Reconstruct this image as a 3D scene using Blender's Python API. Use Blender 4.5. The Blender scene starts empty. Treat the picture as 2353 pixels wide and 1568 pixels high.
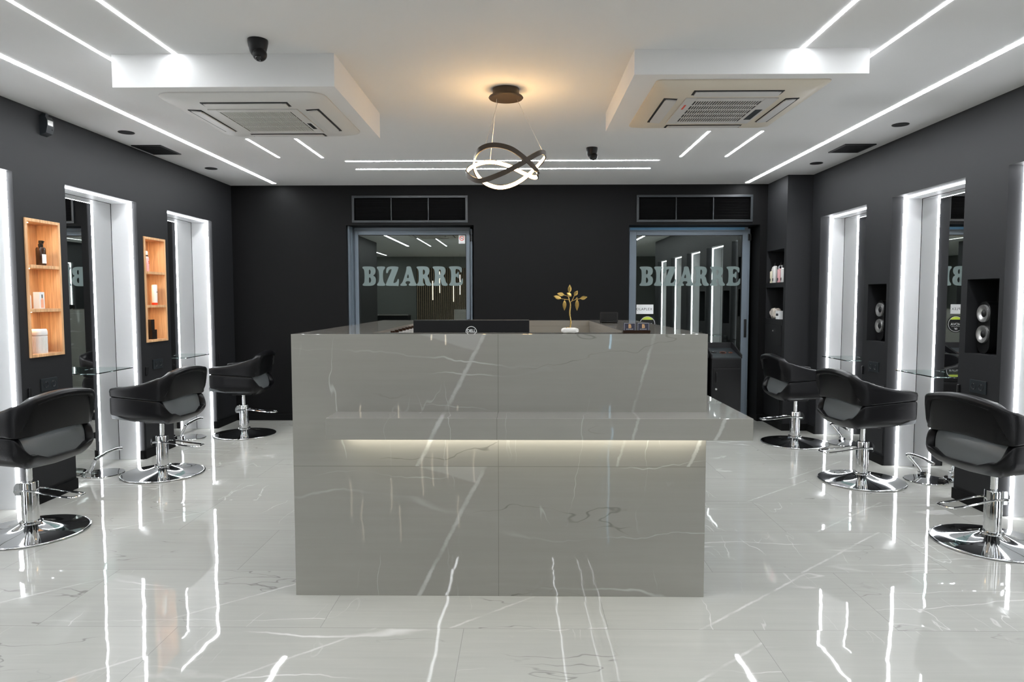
import bpy, bmesh, math, random
from mathutils import Vector, Matrix
random.seed(7)
C = bpy.context.scene.collection
SC = bpy.context.scene
PI = math.pi

# ------------------------------------------------------------------ camera
# principal point 1176.5,784 ; the room's depth axis vanishes at 1198,688 ; focal length 1569 px (24 mm)
F = 1569.0
yd = Vector((1198 - 1176.5, -(688 - 784.0), -F)).normalized()      # world +Y in Blender camera space
up = Vector((0, 1, 0)); up = (up - yd * up.dot(yd)).normalized()
xd = yd.cross(up)
R3 = Matrix((xd, yd, up))                                          # rows: world axes expressed in camera space
cam_d = bpy.data.cameras.new('camera'); cam = bpy.data.objects.new('camera', cam_d); C.objects.link(cam)
cam_d.sensor_width = 36.0; cam_d.lens = F / 2353 * 36.0; cam_d.clip_start = 0.05
cam.matrix_world = Matrix.Translation((0, 0, 1.37)) @ R3.to_4x4()
SC.camera = cam

# ------------------------------------------------------------------ world, exposure
w = bpy.data.worlds.new('world'); SC.world = w; w.use_nodes = True
w.node_tree.nodes['Background'].inputs[0].default_value = (0.02, 0.025, 0.03, 1)
w.node_tree.nodes['Background'].inputs[1].default_value = 0.3
SC.view_settings.view_transform = 'Standard'; SC.view_settings.look = 'None'
SC.view_settings.gamma = 1; SC.view_settings.use_curve_mapping = False
SC.view_settings.exposure = 0.16
cy = SC.cycles
cy.use_denoising = True
cy.max_bounces = 10; cy.diffuse_bounces = 5; cy.glossy_bounces = 7; cy.transmission_bounces = 6; cy.transparent_max_bounces = 10
cy.sample_clamp_indirect = 6.0
cy.caustics_reflective = False; cy.caustics_refractive = False
LED = 70.0        # luminance of the white strips
LED_NICHE = 25.0

# ------------------------------------------------------------------ materials
def lin(c):
    return tuple(((v / 255.0) / 12.92 if v / 255.0 <= 0.04045 else ((v / 255.0 + 0.055) / 1.055) ** 2.4) for v in c)
MATS = {}
def mat(name, rgb, rough=0.5, metal=0.0, spec=0.5, coat=0.0, noise=0.0, nscale=20.0, bump=0.0, trans=0.0, ior=1.45):
    m = bpy.data.materials.new(name); m.use_nodes = True
    nt = m.node_tree; b = nt.nodes['Principled BSDF']
    b.inputs['Base Color'].default_value = (*rgb, 1); b.inputs['Roughness'].default_value = rough
    b.inputs['Metallic'].default_value = metal; b.inputs['Specular IOR Level'].default_value = spec
    b.inputs['Coat Weight'].default_value = coat; b.inputs['Coat Roughness'].default_value = 0.05
    b.inputs['Transmission Weight'].default_value = trans; b.inputs['IOR'].default_value = ior
    if noise or bump:
        tc = nt.nodes.new('ShaderNodeTexCoord'); n = nt.nodes.new('ShaderNodeTexNoise')
        n.inputs['Scale'].default_value = nscale; n.inputs['Detail'].default_value = 4
        nt.links.new(tc.outputs['Object'], n.inputs['Vector'])
        if noise:
            mx = nt.nodes.new('ShaderNodeMix'); mx.data_type = 'RGBA'
            mx.inputs[6].default_value = (*[v * (1 - noise) for v in rgb], 1); mx.inputs[7].default_value = (*[v * (1 + noise) for v in rgb], 1)
            nt.links.new(n.outputs['Fac'], mx.inputs[0]); nt.links.new(mx.outputs[2], b.inputs['Base Color'])
        if bump:
            bp = nt.nodes.new('ShaderNodeBump'); bp.inputs['Strength'].default_value = bump; bp.inputs['Distance'].default_value = 0.002
            nt.links.new(n.outputs['Fac'], bp.inputs['Height']); nt.links.new(bp.outputs[0], b.inputs['Normal'])
    MATS[name] = m; return m
def emis(name, rgb, s):
    m = bpy.data.materials.new(name); m.use_nodes = True; nt = m.node_tree
    for n in list(nt.nodes): nt.nodes.remove(n)
    o = nt.nodes.new('ShaderNodeOutputMaterial'); e = nt.nodes.new('ShaderNodeEmission')
    e.inputs[0].default_value = (*rgb, 1); e.inputs[1].default_value = s
    nt.links.new(e.outputs[0], o.inputs[0]); MATS[name] = m; return m

class NB:   # tiny node-building helper
    def __init__(s, m): s.nt = m.node_tree
    def n(s, t, **k):
        x = s.nt.nodes.new(t)
        for a, v in k.items(): setattr(x, a, v)
        return x
    def put(s, sock, v):
        if hasattr(v, 'is_output') or isinstance(v, bpy.types.NodeSocket): s.nt.links.new(v, sock)
        else: sock.default_value = v
    def m(s, op, a, b=0.0, c=0.0, clamp=False):
        x = s.n('ShaderNodeMath', operation=op, use_clamp=clamp); s.put(x.inputs[0], a); s.put(x.inputs[1], b); s.put(x.inputs[2], c); return x.outputs[0]
    def ss(s, v, lo, hi):       # smooth step
        x = s.n('ShaderNodeMapRange', interpolation_type='SMOOTHSTEP'); s.put(x.inputs[0], v); x.inputs[1].default_value = lo; x.inputs[2].default_value = hi; return x.outputs[0]
    def vm(s, op, a, b=(0, 0, 0)):
        x = s.n('ShaderNodeVectorMath', operation=op); s.put(x.inputs[0], a); s.put(x.inputs[1], b); return x.outputs[0]
    def noise(s, vec, scale, detail=3, rough=0.55, col=False):
        x = s.n('ShaderNodeTexNoise'); s.put(x.inputs['Vector'], vec); x.inputs['Scale'].default_value = scale
        x.inputs['Detail'].default_value = detail; x.inputs['Roughness'].default_value = rough
        return x.outputs['Color'] if col else x.outputs['Fac']
    def mix(s, f, a, b):
        x = s.n('ShaderNodeMix', data_type='RGBA'); s.put(x.inputs[0], f); s.put(x.inputs[6], a); s.put(x.inputs[7], b); return x.outputs[2]
    def xyz(s, v):
        x = s.n('ShaderNodeSeparateXYZ'); s.put(x.inputs[0], v); return x.outputs
    def comb(s, a, b, c):
        x = s.n('ShaderNodeCombineXYZ'); s.put(x.inputs[0], a); s.put(x.inputs[1], b); s.put(x.inputs[2], c); return x.outputs[0]
    def map(s, v, rot=(0, 0, 0), scale=(1, 1, 1), loc=(0, 0, 0)):
        x = s.n('ShaderNodeMapping'); s.put(x.inputs[0], v); x.inputs[1].default_value = loc; x.inputs[2].default_value = rot; x.inputs[3].default_value = scale; return x.outputs[0]

def marble(name, base, vein, dark, kind, rough=0.04, warp=0.006, spec=0.5):
    m = bpy.data.materials.new(name); m.use_nodes = True; B = NB(m); b = m.node_tree.nodes['Principled BSDF']
    tc = B.n('ShaderNodeTexCoord').outputs['Object']
    X, Y, Z = B.xyz(tc)
    one = 1.0
    if kind == 'floor':
        ux, uy = B.m('DIVIDE', B.m('ADD', X, 0.24), 1.2), B.m('DIVIDE', B.m('ADD', Y, 0.235), 0.6)
        row = B.m('FLOOR', uy); ux = B.m('ADD', ux, B.m('MULTIPLY', row, 0.5))
        cell = B.comb(B.m('FLOOR', ux), row, 0.0)
        wn = B.n('ShaderNodeTexWhiteNoise', noise_dimensions='3D'); B.put(wn.inputs[0], cell); rc = wn.outputs['Color']
        p = B.vm('ADD', tc, B.vm('MULTIPLY', rc, (7.0, 7.0, 7.0)))
        lx, ly = B.m('FRACT', ux), B.m('FRACT', uy)
        ex = B.m('MINIMUM', lx, B.m('SUBTRACT', 1.0, lx)); ey = B.m('MINIMUM', ly, B.m('SUBTRACT', 1.0, ly))
        grout = B.m('MAXIMUM', B.m('LESS_THAN', B.m('MULTIPLY', ex, 1.2), 0.0011), B.m('LESS_THAN', B.m('MULTIPLY', ey, 0.6), 0.0012))
        plane = p; P2 = B.comb(X, Y, 0.0)
    else:
        # slabs 0.94 x 0.607 on the upright faces
        rc = None; p = tc; grout = B.m('MAXIMUM', B.m('LESS_THAN', B.m('ABSOLUTE', B.m('ADD', X, 0.105)), 0.0012),
                                      B.m('LESS_THAN', B.m('ABSOLUTE', B.m('SUBTRACT', Z, 0.607)), 0.0012))
        if kind == 'plain': grout = B.m('MULTIPLY', grout, 0.0)
        p = B.comb(X, Z, B.m('MULTIPLY', Y, 0.7))
    warpv = B.vm('MULTIPLY', B.vm('SUBTRACT', B.noise(p, 2.2, 4, col=True), (0.5, 0.5, 0.5)), (0.16, 0.16, 0.16))
    q = B.vm('ADD', p, warpv)
    # thin veins: iso-lines of stretched diagonal noise
    n1 = B.noise(B.map(q, rot=(0, 0, 0.75), scale=(0.24, 2.2, 1)), 1.1, 2)
    v1 = B.m('SUBTRACT', 1.0, B.ss(B.m('ABSOLUTE', B.m('SUBTRACT', n1, 0.5)), 0.0, 0.0075))
    k1 = B.ss(B.noise(q, 1.3, 2), 0.46, 0.66)
    n2 = B.noise(B.map(q, rot=(0, 0, -0.35), scale=(2.0, 0.33, 1), loc=(3, 1, 0)), 1.6, 3)
    v2 = B.m('SUBTRACT', 1.0, B.ss(B.m('ABSOLUTE', B.m('SUBTRACT', n2, 0.52)), 0.0, 0.005))
    k2 = B.ss(B.noise(q, 2.1, 2), 0.5, 0.68)
    n3 = B.noise(B.map(q, rot=(0, 0, 1.1), scale=(0.4, 1.7, 1), loc=(9, 4, 0)), 1.4, 4)
    v3 = B.m('SUBTRACT', 1.0, B.ss(B.m('ABSOLUTE', B.m('SUBTRACT', n3, 0.48)), 0.0, 0.004))
    k3 = B.ss(B.noise(q, 1.7, 2), 0.5, 0.62)
    light = B.m('ADD', B.m('MULTIPLY', v1, k1), B.m('MULTIPLY', B.m('MULTIPLY', v2, k2), 0.8), clamp=True)
    jit = B.m('MULTIPLY', B.m('SUBTRACT', B.noise(p, 14, 5, 0.7), 0.5), 0.035)
    if kind == 'floor':
        # one bold pale vein across most tiles, slanted
        rx = B.xyz(rc)
        d = B.m('ADD', B.m('SUBTRACT', B.m('SUBTRACT', B.m('MULTIPLY', lx, 1.2), B.m('MULTIPLY', B.m('MULTIPLY', ly, 0.6), 1.15)), B.m('ADD', 0.1, B.m('MULTIPLY', rx[0], 0.7))), jit)
        big = B.m('MULTIPLY', B.m('SUBTRACT', 1.0, B.ss(B.m('ABSOLUTE', d), 0.002, 0.015)), B.m('MULTIPLY', B.m('GREATER_THAN', rx[1], 0.5), B.ss(B.noise(p, 6.0, 4), 0.25, 0.85)))
        light = B.m('MAXIMUM', light, big)
    elif kind == 'desk':
        zz = B.m('SUBTRACT', B.m('MODULO', B.m('ADD', Z, 0.0), 0.607), 0.607)
        left = B.m('LESS_THAN', X, -0.105)
        d = B.m('ADD', B.m('SUBTRACT', B.m('ADD', X, 0.167), B.m('MULTIPLY', zz, 0.505)), B.m('MULTIPLY', jit, 0.7))
        big = B.m('MULTIPLY', B.m('MULTIPLY', B.m('SUBTRACT', 1.0, B.ss(B.m('ABSOLUTE', d), 0.003, 0.015)), left), B.ss(B.noise(p, 9.0, 4), 0.2, 0.75))
        d2 = B.m('ADD', B.m('SUBTRACT', B.m('SUBTRACT', X, 0.6), B.m('MULTIPLY', B.m('SUBTRACT', Z, 1.213), 0.27)), B.m('MULTIPLY', jit, 0.9))
        big2 = B.m('MULTIPLY', B.m('MULTIPLY', B.m('SUBTRACT', 1.0, B.ss(B.m('ABSOLUTE', d2), 0.001, 0.010)), B.m('GREATER_THAN', Z, 0.607)), B.ss(B.noise(p, 7.0, 4), 0.3, 0.9))
        d3 = B.m('ADD', B.m('SUBTRACT', B.m('SUBTRACT', X, 0.82), B.m('MULTIPLY', B.m('SUBTRACT', Z, 0.74), 0.45)), jit)
        big3 = B.m('MULTIPLY', B.m('MULTIPLY', B.m('SUBTRACT', 1.0, B.ss(B.m('ABSOLUTE', d3), 0.003, 0.012)), B.m('MULTIPLY', B.m('GREATER_THAN', Z, 0.607), B.m('LESS_THAN', Z, 0.86))), 0.8)
        # pale cloud bounded by the bold vein
        cl = B.m('SUBTRACT', B.m('ADD', zz, 0.02), B.m('MULTIPLY', B.m('ADD', X, 0.42), -0.30))
        patch = B.m('MULTIPLY', B.m('MULTIPLY', B.m('MULTIPLY', B.ss(B.m('ADD', cl, B.m('MULTIPLY', jit, .5)), 0.0, 0.012), B.m('LESS_THAN', B.m('ABSOLUTE', B.m('ADD', X, .31)), .16)), B.m('LESS_THAN', d, 0.0)), 0.32)
        patch = B.m('MULTIPLY', patch, left)
        light = B.m('MAXIMUM', B.m('MAXIMUM', light, patch), B.m('MAXIMUM', B.m('MAXIMUM', big, big2), big3))
    # clouds and brushed horizontal streaks
    cloud = B.noise(B.map(q, rot=(0, 0, 0.5), scale=(0.8, 1.6, 1)), 1.3, 5, 0.6)
    streak = B.noise(B.map(p, scale=(1.0, 22.0, 1)), 1.6, 3, 0.6)
    f = B.m('ADD', B.m('MULTIPLY', B.m('SUBTRACT', cloud, 0.5), 0.55), B.m('MULTIPLY', B.m('SUBTRACT', streak, 0.5), 0.35))
    col = B.mix(B.m('ADD', 0.5, f, clamp=True), (*[v * (0.74 if kind == 'floor' else 0.82) for v in base], 1), (*[v * 1.18 for v in base], 1))
    col = B.mix(B.m('MULTIPLY', B.m('MULTIPLY', v3, k3), 0.55), col, (*dark, 1))
    col = B.mix(B.m('MULTIPLY', light, 0.85), col, (*vein, 1))
    col = B.mix(B.m('MULTIPLY', grout, 0.55), col, (*[v * 0.35 for v in base], 1))
    B.put(b.inputs['Base Color'], col)
    b.inputs['Roughness'].default_value = rough; b.inputs['Specular IOR Level'].default_value = spec; b.inputs['IOR'].default_value = 1.68 if kind == 'floor' else 1.6
    # slightly uneven polish: the slabs mirror with small waves, and each tile lies at its own tiny tilt
    geo = B.n('ShaderNodeNewGeometry').outputs['Normal']
    wv = B.vm('MULTIPLY', B.vm('SUBTRACT', B.noise(B.map(p, scale=(1, 1, 1)), 7.0, 4, 0.6, col=True), (0.5, 0.5, 0.5)), (warp, warp, warp))
    nn = B.vm('ADD', geo, wv)
    if rc is not None:
        nn = B.vm('ADD', nn, B.vm('MULTIPLY', B.vm('SUBTRACT', rc, (0.5, 0.5, 0.5)), (0.006, 0.006, 0.0)))
    B.put(b.inputs['Normal'], B.vm('NORMALIZE', nn))
    MATS[name] = m; return m

def oak(name):
    m = bpy.data.materials.new(name); m.use_nodes = True; B = NB(m); b = m.node_tree.nodes['Principled BSDF']
    tc = B.n('ShaderNodeTexCoord').outputs['Object']
    g = B.noise(B.map(tc, scale=(26, 26, 1.2)), 3.0, 4, 0.6); g2 = B.noise(B.map(tc, scale=(5, 5, 0.5)), 2.0, 3)
    f = B.m('ADD', B.m('MULTIPLY', g, 0.6), B.m('MULTIPLY', g2, 0.4))
    col = B.mix(B.ss(f, 0.35, 0.68), (0.50, 0.27, 0.13, 1), (0.80, 0.49, 0.26, 1))
    B.put(b.inputs['Base Color'], col); b.inputs['Roughness'].default_value = 0.45
    MATS[name] = m; return m

M_wall = mat('charcoal_paint', (0.0118, 0.0123, 0.0137), 0.62, spec=0.35, noise=0.06, nscale=3)
M_wallb = mat('black_paint', (0.0042, 0.0042, 0.0044), 0.6, spec=0.15, noise=0.05, nscale=3)
M_ceil = mat('white_plaster', (0.80, 0.80, 0.80), 0.8, noise=0.015, nscale=2)
M_white = mat('white_lining', (0.90, 0.91, 0.92), 0.35, noise=0.01, nscale=4)
M_floor = marble('floor_marble', lin((190, 190, 184)), (0.85, 0.85, 0.83), (0.16, 0.155, 0.145), 'floor', rough=0.022, warp=0.016, spec=0.75)
M_desk = marble('desk_marble', lin((152, 150, 144)), (0.58, 0.58, 0.57), (0.10, 0.097, 0.088), 'desk', rough=0.018, warp=0.007, spec=0.6)
M_desk2 = marble('counter_marble', lin((152, 150, 144)), (0.58, 0.58, 0.57), (0.10, 0.097, 0.088), 'plain', rough=0.03, warp=0.004, spec=0.6)
M_led = emis('led_white', (0.94, 0.97, 1.0), LED)
M_led2 = emis('led_white_narrow', (0.94, 0.97, 1.0), LED * 0.5)
M_led3 = emis('led_white_rear', (0.94, 0.97, 1.0), LED * 1.0)
M_led4 = emis('led_white_cross', (0.94, 0.97, 1.0), LED * 1.9)
M_ledn = emis('led_niche', (0.94, 0.965, 1.0), LED_NICHE)
M_leddesk = emis('led_desk', (1.0, 0.95, 0.80), 13.0)
M_warm = emis('lamp_diffuser', (1.0, 0.62, 0.27), 46.0)
M_rod = emis('rod_lamp_glow', (1.0, 0.86, 0.62), 6.0)
M_blue = emis('blue_sign_glow', (0.45, 0.78, 1.0), 5.0)
M_spot = emis('spot_glow', (1.0, 0.80, 0.52), 110.0)
M_chrome = mat('chrome', (0.86, 0.87, 0.88), 0.045, metal=1.0, noise=0.01, nscale=5)
M_mirror = mat('mirror_silver', (0.97, 0.975, 0.975), 0.0, metal=1.0)
M_leather = mat('black_leather', (0.0034, 0.0034, 0.0040), 0.32, spec=0.22, bump=0.25, nscale=260)
M_leather2 = mat('black_leather_sheen', (0.12, 0.13, 0.135), 0.27, spec=0.5, bump=0.2, nscale=260)  # same black leather; ceiling sheen on the seat is put into a greyer base colour
M_oak = oak('oak')
M_blk = mat('black_plastic', (0.006, 0.006, 0.0065), 0.4, spec=0.35, noise=0.05)
M_blkm = mat('black_matt', (0.010, 0.010, 0.011), 0.55, spec=0.35, noise=0.05)
M_sock = mat('anthracite_plastic', (0.019, 0.023, 0.026), 0.35, noise=0.04)
M_frame = mat('grey_aluminium', lin((114, 125, 136)), 0.38, metal=0.2, noise=0.04, nscale=6)
M_film = mat('blue_protective_film', lin((110, 165, 205)), 0.3, noise=0.15, nscale=6)
M_acw = mat('ac_white', (0.70, 0.69, 0.67), 0.42, noise=0.02, nscale=6)
M_acy = mat('ac_ivory', (0.70, 0.63, 0.52), 0.42, noise=0.02, nscale=6)
M_acg = mat('ac_grey', (0.62, 0.61, 0.60), 0.45, noise=0.02)
M_bronze = mat('dark_bronze', (0.05, 0.036, 0.024), 0.42, metal=0.3, noise=0.08)
M_gold = mat('brass_gold', (0.75, 0.50, 0.16), 0.26, metal=0.95, noise=0.12, nscale=40)
M_goldp = mat('gold_print', (0.75, 0.45, 0.22), 0.4, noise=0.05)
M_stone = mat('white_stone', (0.85, 0.83, 0.80), 0.35, noise=0.08, nscale=30)
M_wht = mat('white_plastic', (0.80, 0.79, 0.77), 0.38, noise=0.02)
M_pap = mat('white_label', (0.82, 0.84, 0.84), 0.5, noise=0.03)
M_navy = mat('card_dark_print', (0.045, 0.045, 0.07), 0.4, noise=0.06)
M_red = mat('red_plastic', (0.75, 0.06, 0.015), 0.4, noise=0.03)
M_pink = mat('pink_plastic', (0.85, 0.48, 0.50), 0.35, noise=0.03)
M_peach = mat('peach_print', (0.85, 0.42, 0.27), 0.45, noise=0.05)
M_brown = mat('brown_bottle', (0.030, 0.014, 0.008), 0.12, noise=0.1)
M_cream = mat('cream_plastic', (0.72, 0.68, 0.52), 0.4, noise=0.05)
M_steel = mat('brushed_silver', (0.62, 0.62, 0.61), 0.28, metal=0.85, noise=0.06, nscale=60)
M_green = mat('lime_print', (0.50, 0.62, 0.06), 0.4, noise=0.35, nscale=9)
M_screen = mat('screen_glass', (0.006, 0.006, 0.007), 0.12, noise=0.05)
M_copper = mat('copper_ring', (0.35, 0.12, 0.07), 0.35, metal=0.6, noise=0.05)
M_slat = mat('slat_wood', (0.28, 0.22, 0.15), 0.5, noise=0.2, nscale=5)
M_glass = mat('shelf_glass', (0.55, 0.75, 0.72), 0.02, trans=1.0, ior=1.5)
M_greyw = mat('grey_rear_paint', (0.16, 0.17, 0.16), 0.6, noise=0.08, nscale=1.2)
M_bag = mat('clear_bag_plastic', (0.62, 0.56, 0.50), 0.3, noise=0.25, nscale=40)

# tinted reflective door glass: see-through with a strong mirror film
def glassmat(name, refl, tint):
    m = bpy.data.materials.new(name); m.use_nodes = True; nt = m.node_tree
    for n in list(nt.nodes): nt.nodes.remove(n)
    B = NB(m); o = B.n('ShaderNodeOutputMaterial'); g = B.n('ShaderNodeBsdfGlossy'); t = B.n('ShaderNodeBsdfTransparent'); x = B.n('ShaderNodeMixShader')
    g.inputs['Roughness'].default_value = 0.0; g.inputs[0].default_value = (0.90, 0.96, 0.93, 1); t.inputs[0].default_value = (*tint, 1)
    lw = B.n('ShaderNodeLayerWeight'); lw.inputs[0].default_value = 0.35
    B.put(x.inputs[0], B.m('ADD', refl, B.m('MULTIPLY', lw.outputs[0], 0.3), clamp=True))
    nt.links.new(t.outputs[0], x.inputs[1]); nt.links.new(g.outputs[0], x.inputs[2]); nt.links.new(x.outputs[0], o.inputs[0])
    MATS[name] = m; return m
M_pane = glassmat('door_glass', 0.30, (0.55, 0.60, 0.57))
def frost(name):
    m = bpy.data.materials.new(name); m.use_nodes = True; nt = m.node_tree; b = nt.nodes['Principled BSDF']
    b.inputs['Base Color'].default_value = (0.20, 0.26, 0.255, 1); b.inputs['Roughness'].default_value = 0.5
    b.inputs['Alpha'].default_value = 0.72
    MATS[name] = m; return m
M_frost = frost('frosted_film')

# ------------------------------------------------------------------ mesh building
class MB:
    def __init__(s): s.bm = bmesh.new()
    def box(s, x0, x1, y0, y1, z0, z1, bev=0.0, seg=2):
        t = bmesh.new(); bmesh.ops.create_cube(t, size=1.0)
        for v in t.verts:
            v.co = Vector(((x0 + x1) / 2 + v.co.x * (x1 - x0), (y0 + y1) / 2 + v.co.y * (y1 - y0), (z0 + z1) / 2 + v.co.z * (z1 - z0)))
        if bev: bmesh.ops.bevel(t, geom=list(t.edges), offset=bev, segments=seg, profile=0.6, affect='EDGES')
        s.merge(t); return s
    def merge(s, t, M=None):
        if M is not None: bmesh.ops.transform(t, matrix=M, verts=list(t.verts))
        me = bpy.data.meshes.new('t'); t.to_mesh(me); s.bm.from_mesh(me); bpy.data.meshes.remove(me); t.free()
    def lathe(s, prof, n=32, c=(0, 0, 0), M=None, arc=2 * PI):
        t = bmesh.new(); rings = []
        for (r, z) in prof:
            if r < 1e-6: rings.append([t.verts.new((0, 0, z))])
            else: rings.append([t.verts.new((r * math.cos(2 * PI * i / n), r * math.sin(2 * PI * i / n), z)) for i in range(n)])
        for a, b in zip(rings, rings[1:]):
            for i in range(n):
                j = (i + 1) % n
                if len(a) == 1 and len(b) == 1: continue
                if len(a) == 1: t.faces.new((a[0], b[i], b[j]))
                elif len(b) == 1: t.faces.new((a[i], b[0], a[j]))
                else: t.faces.new((a[i], b[i], b[j], a[j]))
        MM = Matrix.Translation(c) @ (M.to_4x4() if M is not None else Matrix.Identity(4))
        s.merge(t, MM); return s
    def cyl(s, r, z0, z1, c=(0, 0, 0), n=24, M=None, bev=0.0):
        b = bev
        pr = [(0, z0), (r - b, z0)] + ([(r, z0 + b), (r, z1 - b)] if b else [(r, z0 + 0), (r, z1)]) + [(r - b, z1), (0, z1)]
        return s.lathe(pr, n, c, M)
    def tube(s, pts, r, n=8, closed=False, smoothn=0):
        P = [Vector(p) for p in pts]
        if smoothn: P = crom(P, smoothn, closed)
        t = bmesh.new(); rings = []; N = len(P); prev = None
        for i, p in enumerate(P):
            if closed: d = P[(i + 1) % N] - P[i - 1]
            else: d = P[min(i + 1, N - 1)] - P[max(i - 1, 0)]
            d.normalize()
            if prev is None: prev = d.orthogonal()
            u = (prev - d * prev.dot(d)).normalized(); v = d.cross(u); prev = u
            rr = r(i / max(1, N - 1)) if callable(r) else r
            rings.append([t.verts.new(p + (u * math.cos(2 * PI * k / n) + v * math.sin(2 * PI * k / n)) * rr) for k in range(n)])
        for i in range(N if closed else N - 1):
            a, b = rings[i], rings[(i + 1) % N]
            for k in range(n): t.faces.new((a[k], a[(k + 1) % n], b[(k + 1) % n], b[k]))
        if not closed: t.faces.new(rings[0][::-1]); t.faces.new(rings[-1])
        s.merge(t); return s
    def prism(s, poly, z0, z1, M=None):     # polygon in xy extruded along z
        t = bmesh.new(); a = [t.verts.new((x, y, z0)) for x, y in poly]; b = [t.verts.new((x, y, z1)) for x, y in poly]
        t.faces.new(a[::-1]); t.faces.new(b)
        n = len(poly)
        for i in range(n): t.faces.new((a[i], a[(i + 1) % n], b[(i + 1) % n], b[i]))
        s.merge(t, M); return s
    def quad(s, a, b, c, d):
        s.bm.faces.new([s.bm.verts.new(p) for p in (a, b, c, d)]); return s
    def build(s, name, m, parent=None, smooth=False, loc=None, rotz=0, ang=35):
        bmesh.ops.remove_doubles(s.bm, verts=list(s.bm.verts), dist=1e-5)
        bmesh.ops.recalc_face_normals(s.bm, faces=list(s.bm.faces))
        if smooth:
            for f in s.bm.faces: f.smooth = True
            for e in s.bm.edges:
                if len(e.link_faces) == 2 and e.calc_face_angle(0) > math.radians(ang): e.smooth = False
        me = bpy.data.meshes.new(name); s.bm.to_mesh(me); s.bm.free()
        o = bpy.data.objects.new(name, me); C.objects.link(o)
        if m is not None: me.materials.append(m)
        if parent is not None: o.parent = parent
        if loc is not None: o.location = loc
        o.rotation_euler = (0, 0, rotz)
        return o
def crom(P, k, closed=False):
    out = []; N = len(P)
    for i in range(N if closed else N - 1):
        if closed: p0, p1, p2, p3 = P[i - 1], P[i], P[(i + 1) % N], P[(i + 2) % N]
        else: p0, p1, p2, p3 = P[max(i - 1, 0)], P[i], P[i + 1], P[min(i + 2, N - 1)]
        for j in range(k):
            t = j / k
            out.append(0.5 * ((2 * p1) + (-p0 + p2) * t + (2 * p0 - 5 * p1 + 4 * p2 - p3) * t * t + (-p0 + 3 * p1 - 3 * p2 + p3) * t ** 3))
    if not closed: out.append(P[-1])
    return out
def thing(name, label, cat, loc=(0, 0, 0), rotz=0, group=None):
    o = bpy.data.objects.new(name, None); C.objects.link(o); o.location = loc; o.rotation_euler = (0, 0, rotz)
    o.empty_display_size = 0.05; tag(o, label, cat, group); return o
def tag(o, label, cat, group=None, kind=None):
    o['label'] = label; o['category'] = cat
    if group: o['group'] = group
    if kind: o['kind'] = kind
    return o
def struct(o): o['kind'] = 'structure'; return o
def dup(root, loc, rotz=None, label=None):
    r = root.copy(); C.objects.link(r); r.location = loc
    if rotz is not None: r.rotation_euler = (0, 0, rotz)
    if label: r['label'] = label
    for ch in list(root.children):
        c = ch.copy(); C.objects.link(c); c.parent = r
        for g in ch.children:
            d = g.copy(); C.objects.link(d); d.parent = c
    return r
def text_mesh(s, size, M, m, name, parent, ext=0.0005, spacing=1.0, bold=0.0, xs=1.0):
    cu = bpy.data.curves.new('t', 'FONT'); cu.body = s; cu.size = size; cu.align_x = 'CENTER'; cu.align_y = 'CENTER'; cu.extrude = ext
    cu.space_character = spacing; cu.offset = bold; cu.resolution_u = 3
    to = bpy.data.objects.new('t', cu); C.objects.link(to)
    dg = bpy.context.evaluated_depsgraph_get(); me = bpy.data.meshes.new_from_object(to.evaluated_get(dg))
    bpy.data.objects.remove(to); bpy.data.curves.remove(cu)
    me.transform(M @ Matrix.Diagonal((xs, 1, 1, 1))); me.materials.clear(); me.materials.append(m); me.name = name
    o = bpy.data.objects.new(name, me); C.objects.link(o)
    if parent is not None: o.parent = parent
    return o
RX90 = Matrix.Rotation(PI / 2, 4, 'X')      # text in xz plane, facing -Y

def wall_grid(axis, v, s, thick, u0, u1, z0, z1, holes):
    """solid wall; room face in plane axis=v, body on the side -s; holes (ua,ub,za,zb,depth) depth None = through"""
    mb = MB(); bm = mb.bm
    us = sorted({u0, u1, *[h[0] for h in holes], *[h[1] for h in holes]}); zs = sorted({z0, z1, *[max(z0, h[2]) for h in holes], *[h[3] for h in holes]})
    def pt(u, z, d):
        p = v - s * d
        return (p, u, z) if axis == 0 else (u, p, z)
    def hole(u, z):
        for h in holes:
            if h[0] < u < h[1] and h[2] < z < h[3]: return h
        return None
    def q(a, b, c, d): bm.faces.new([bm.verts.new(x) for x in (a, b, c, d)])
    for i in range(len(us) - 1):
        for j in range(len(zs) - 1):
            a, b, c, d = us[i], us[i + 1], zs[j], zs[j + 1]; h = hole((a + b) / 2, (c + d) / 2)
            if h is None: q(pt(a, c, 0), pt(b, c, 0), pt(b, d, 0), pt(a, d, 0))
            if h is None or h[4] is not None: q(pt(a, c, thick), pt(b, c, thick), pt(b, d, thick), pt(a, d, thick))
            if h is not None and h[4] is not None: q(pt(a, c, h[4]), pt(b, c, h[4]), pt(b, d, h[4]), pt(a, d, h[4]))
    for h in holes:
        a, b, c, d = h[0], h[1], max(z0, h[2]), h[3]; D = h[4] if h[4] is not None else thick
        q(pt(a, c, 0), pt(a, d, 0), pt(a, d, D), pt(a, c, D)); q(pt(b, c, 0), pt(b, d, 0), pt(b, d, D), pt(b, c, D))
        q(pt(a, d, 0), pt(b, d, 0), pt(b, d, D), pt(a, d, D))
        if c > z0 + 1e-6: q(pt(a, c, 0), pt(b, c, 0), pt(b, c, D), pt(a, c, D))
    q(pt(u0, z0, 0), pt(u0, z1, 0), pt(u0, z1, thick), pt(u0, z0, thick)); q(pt(u1, z0, 0), pt(u1, z1, 0), pt(u1, z1, thick), pt(u1, z0, thick))
    q(pt(u0, z1, 0), pt(u1, z1, 0), pt(u1, z1, thick), pt(u0, z1, thick))
    return mb

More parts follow.
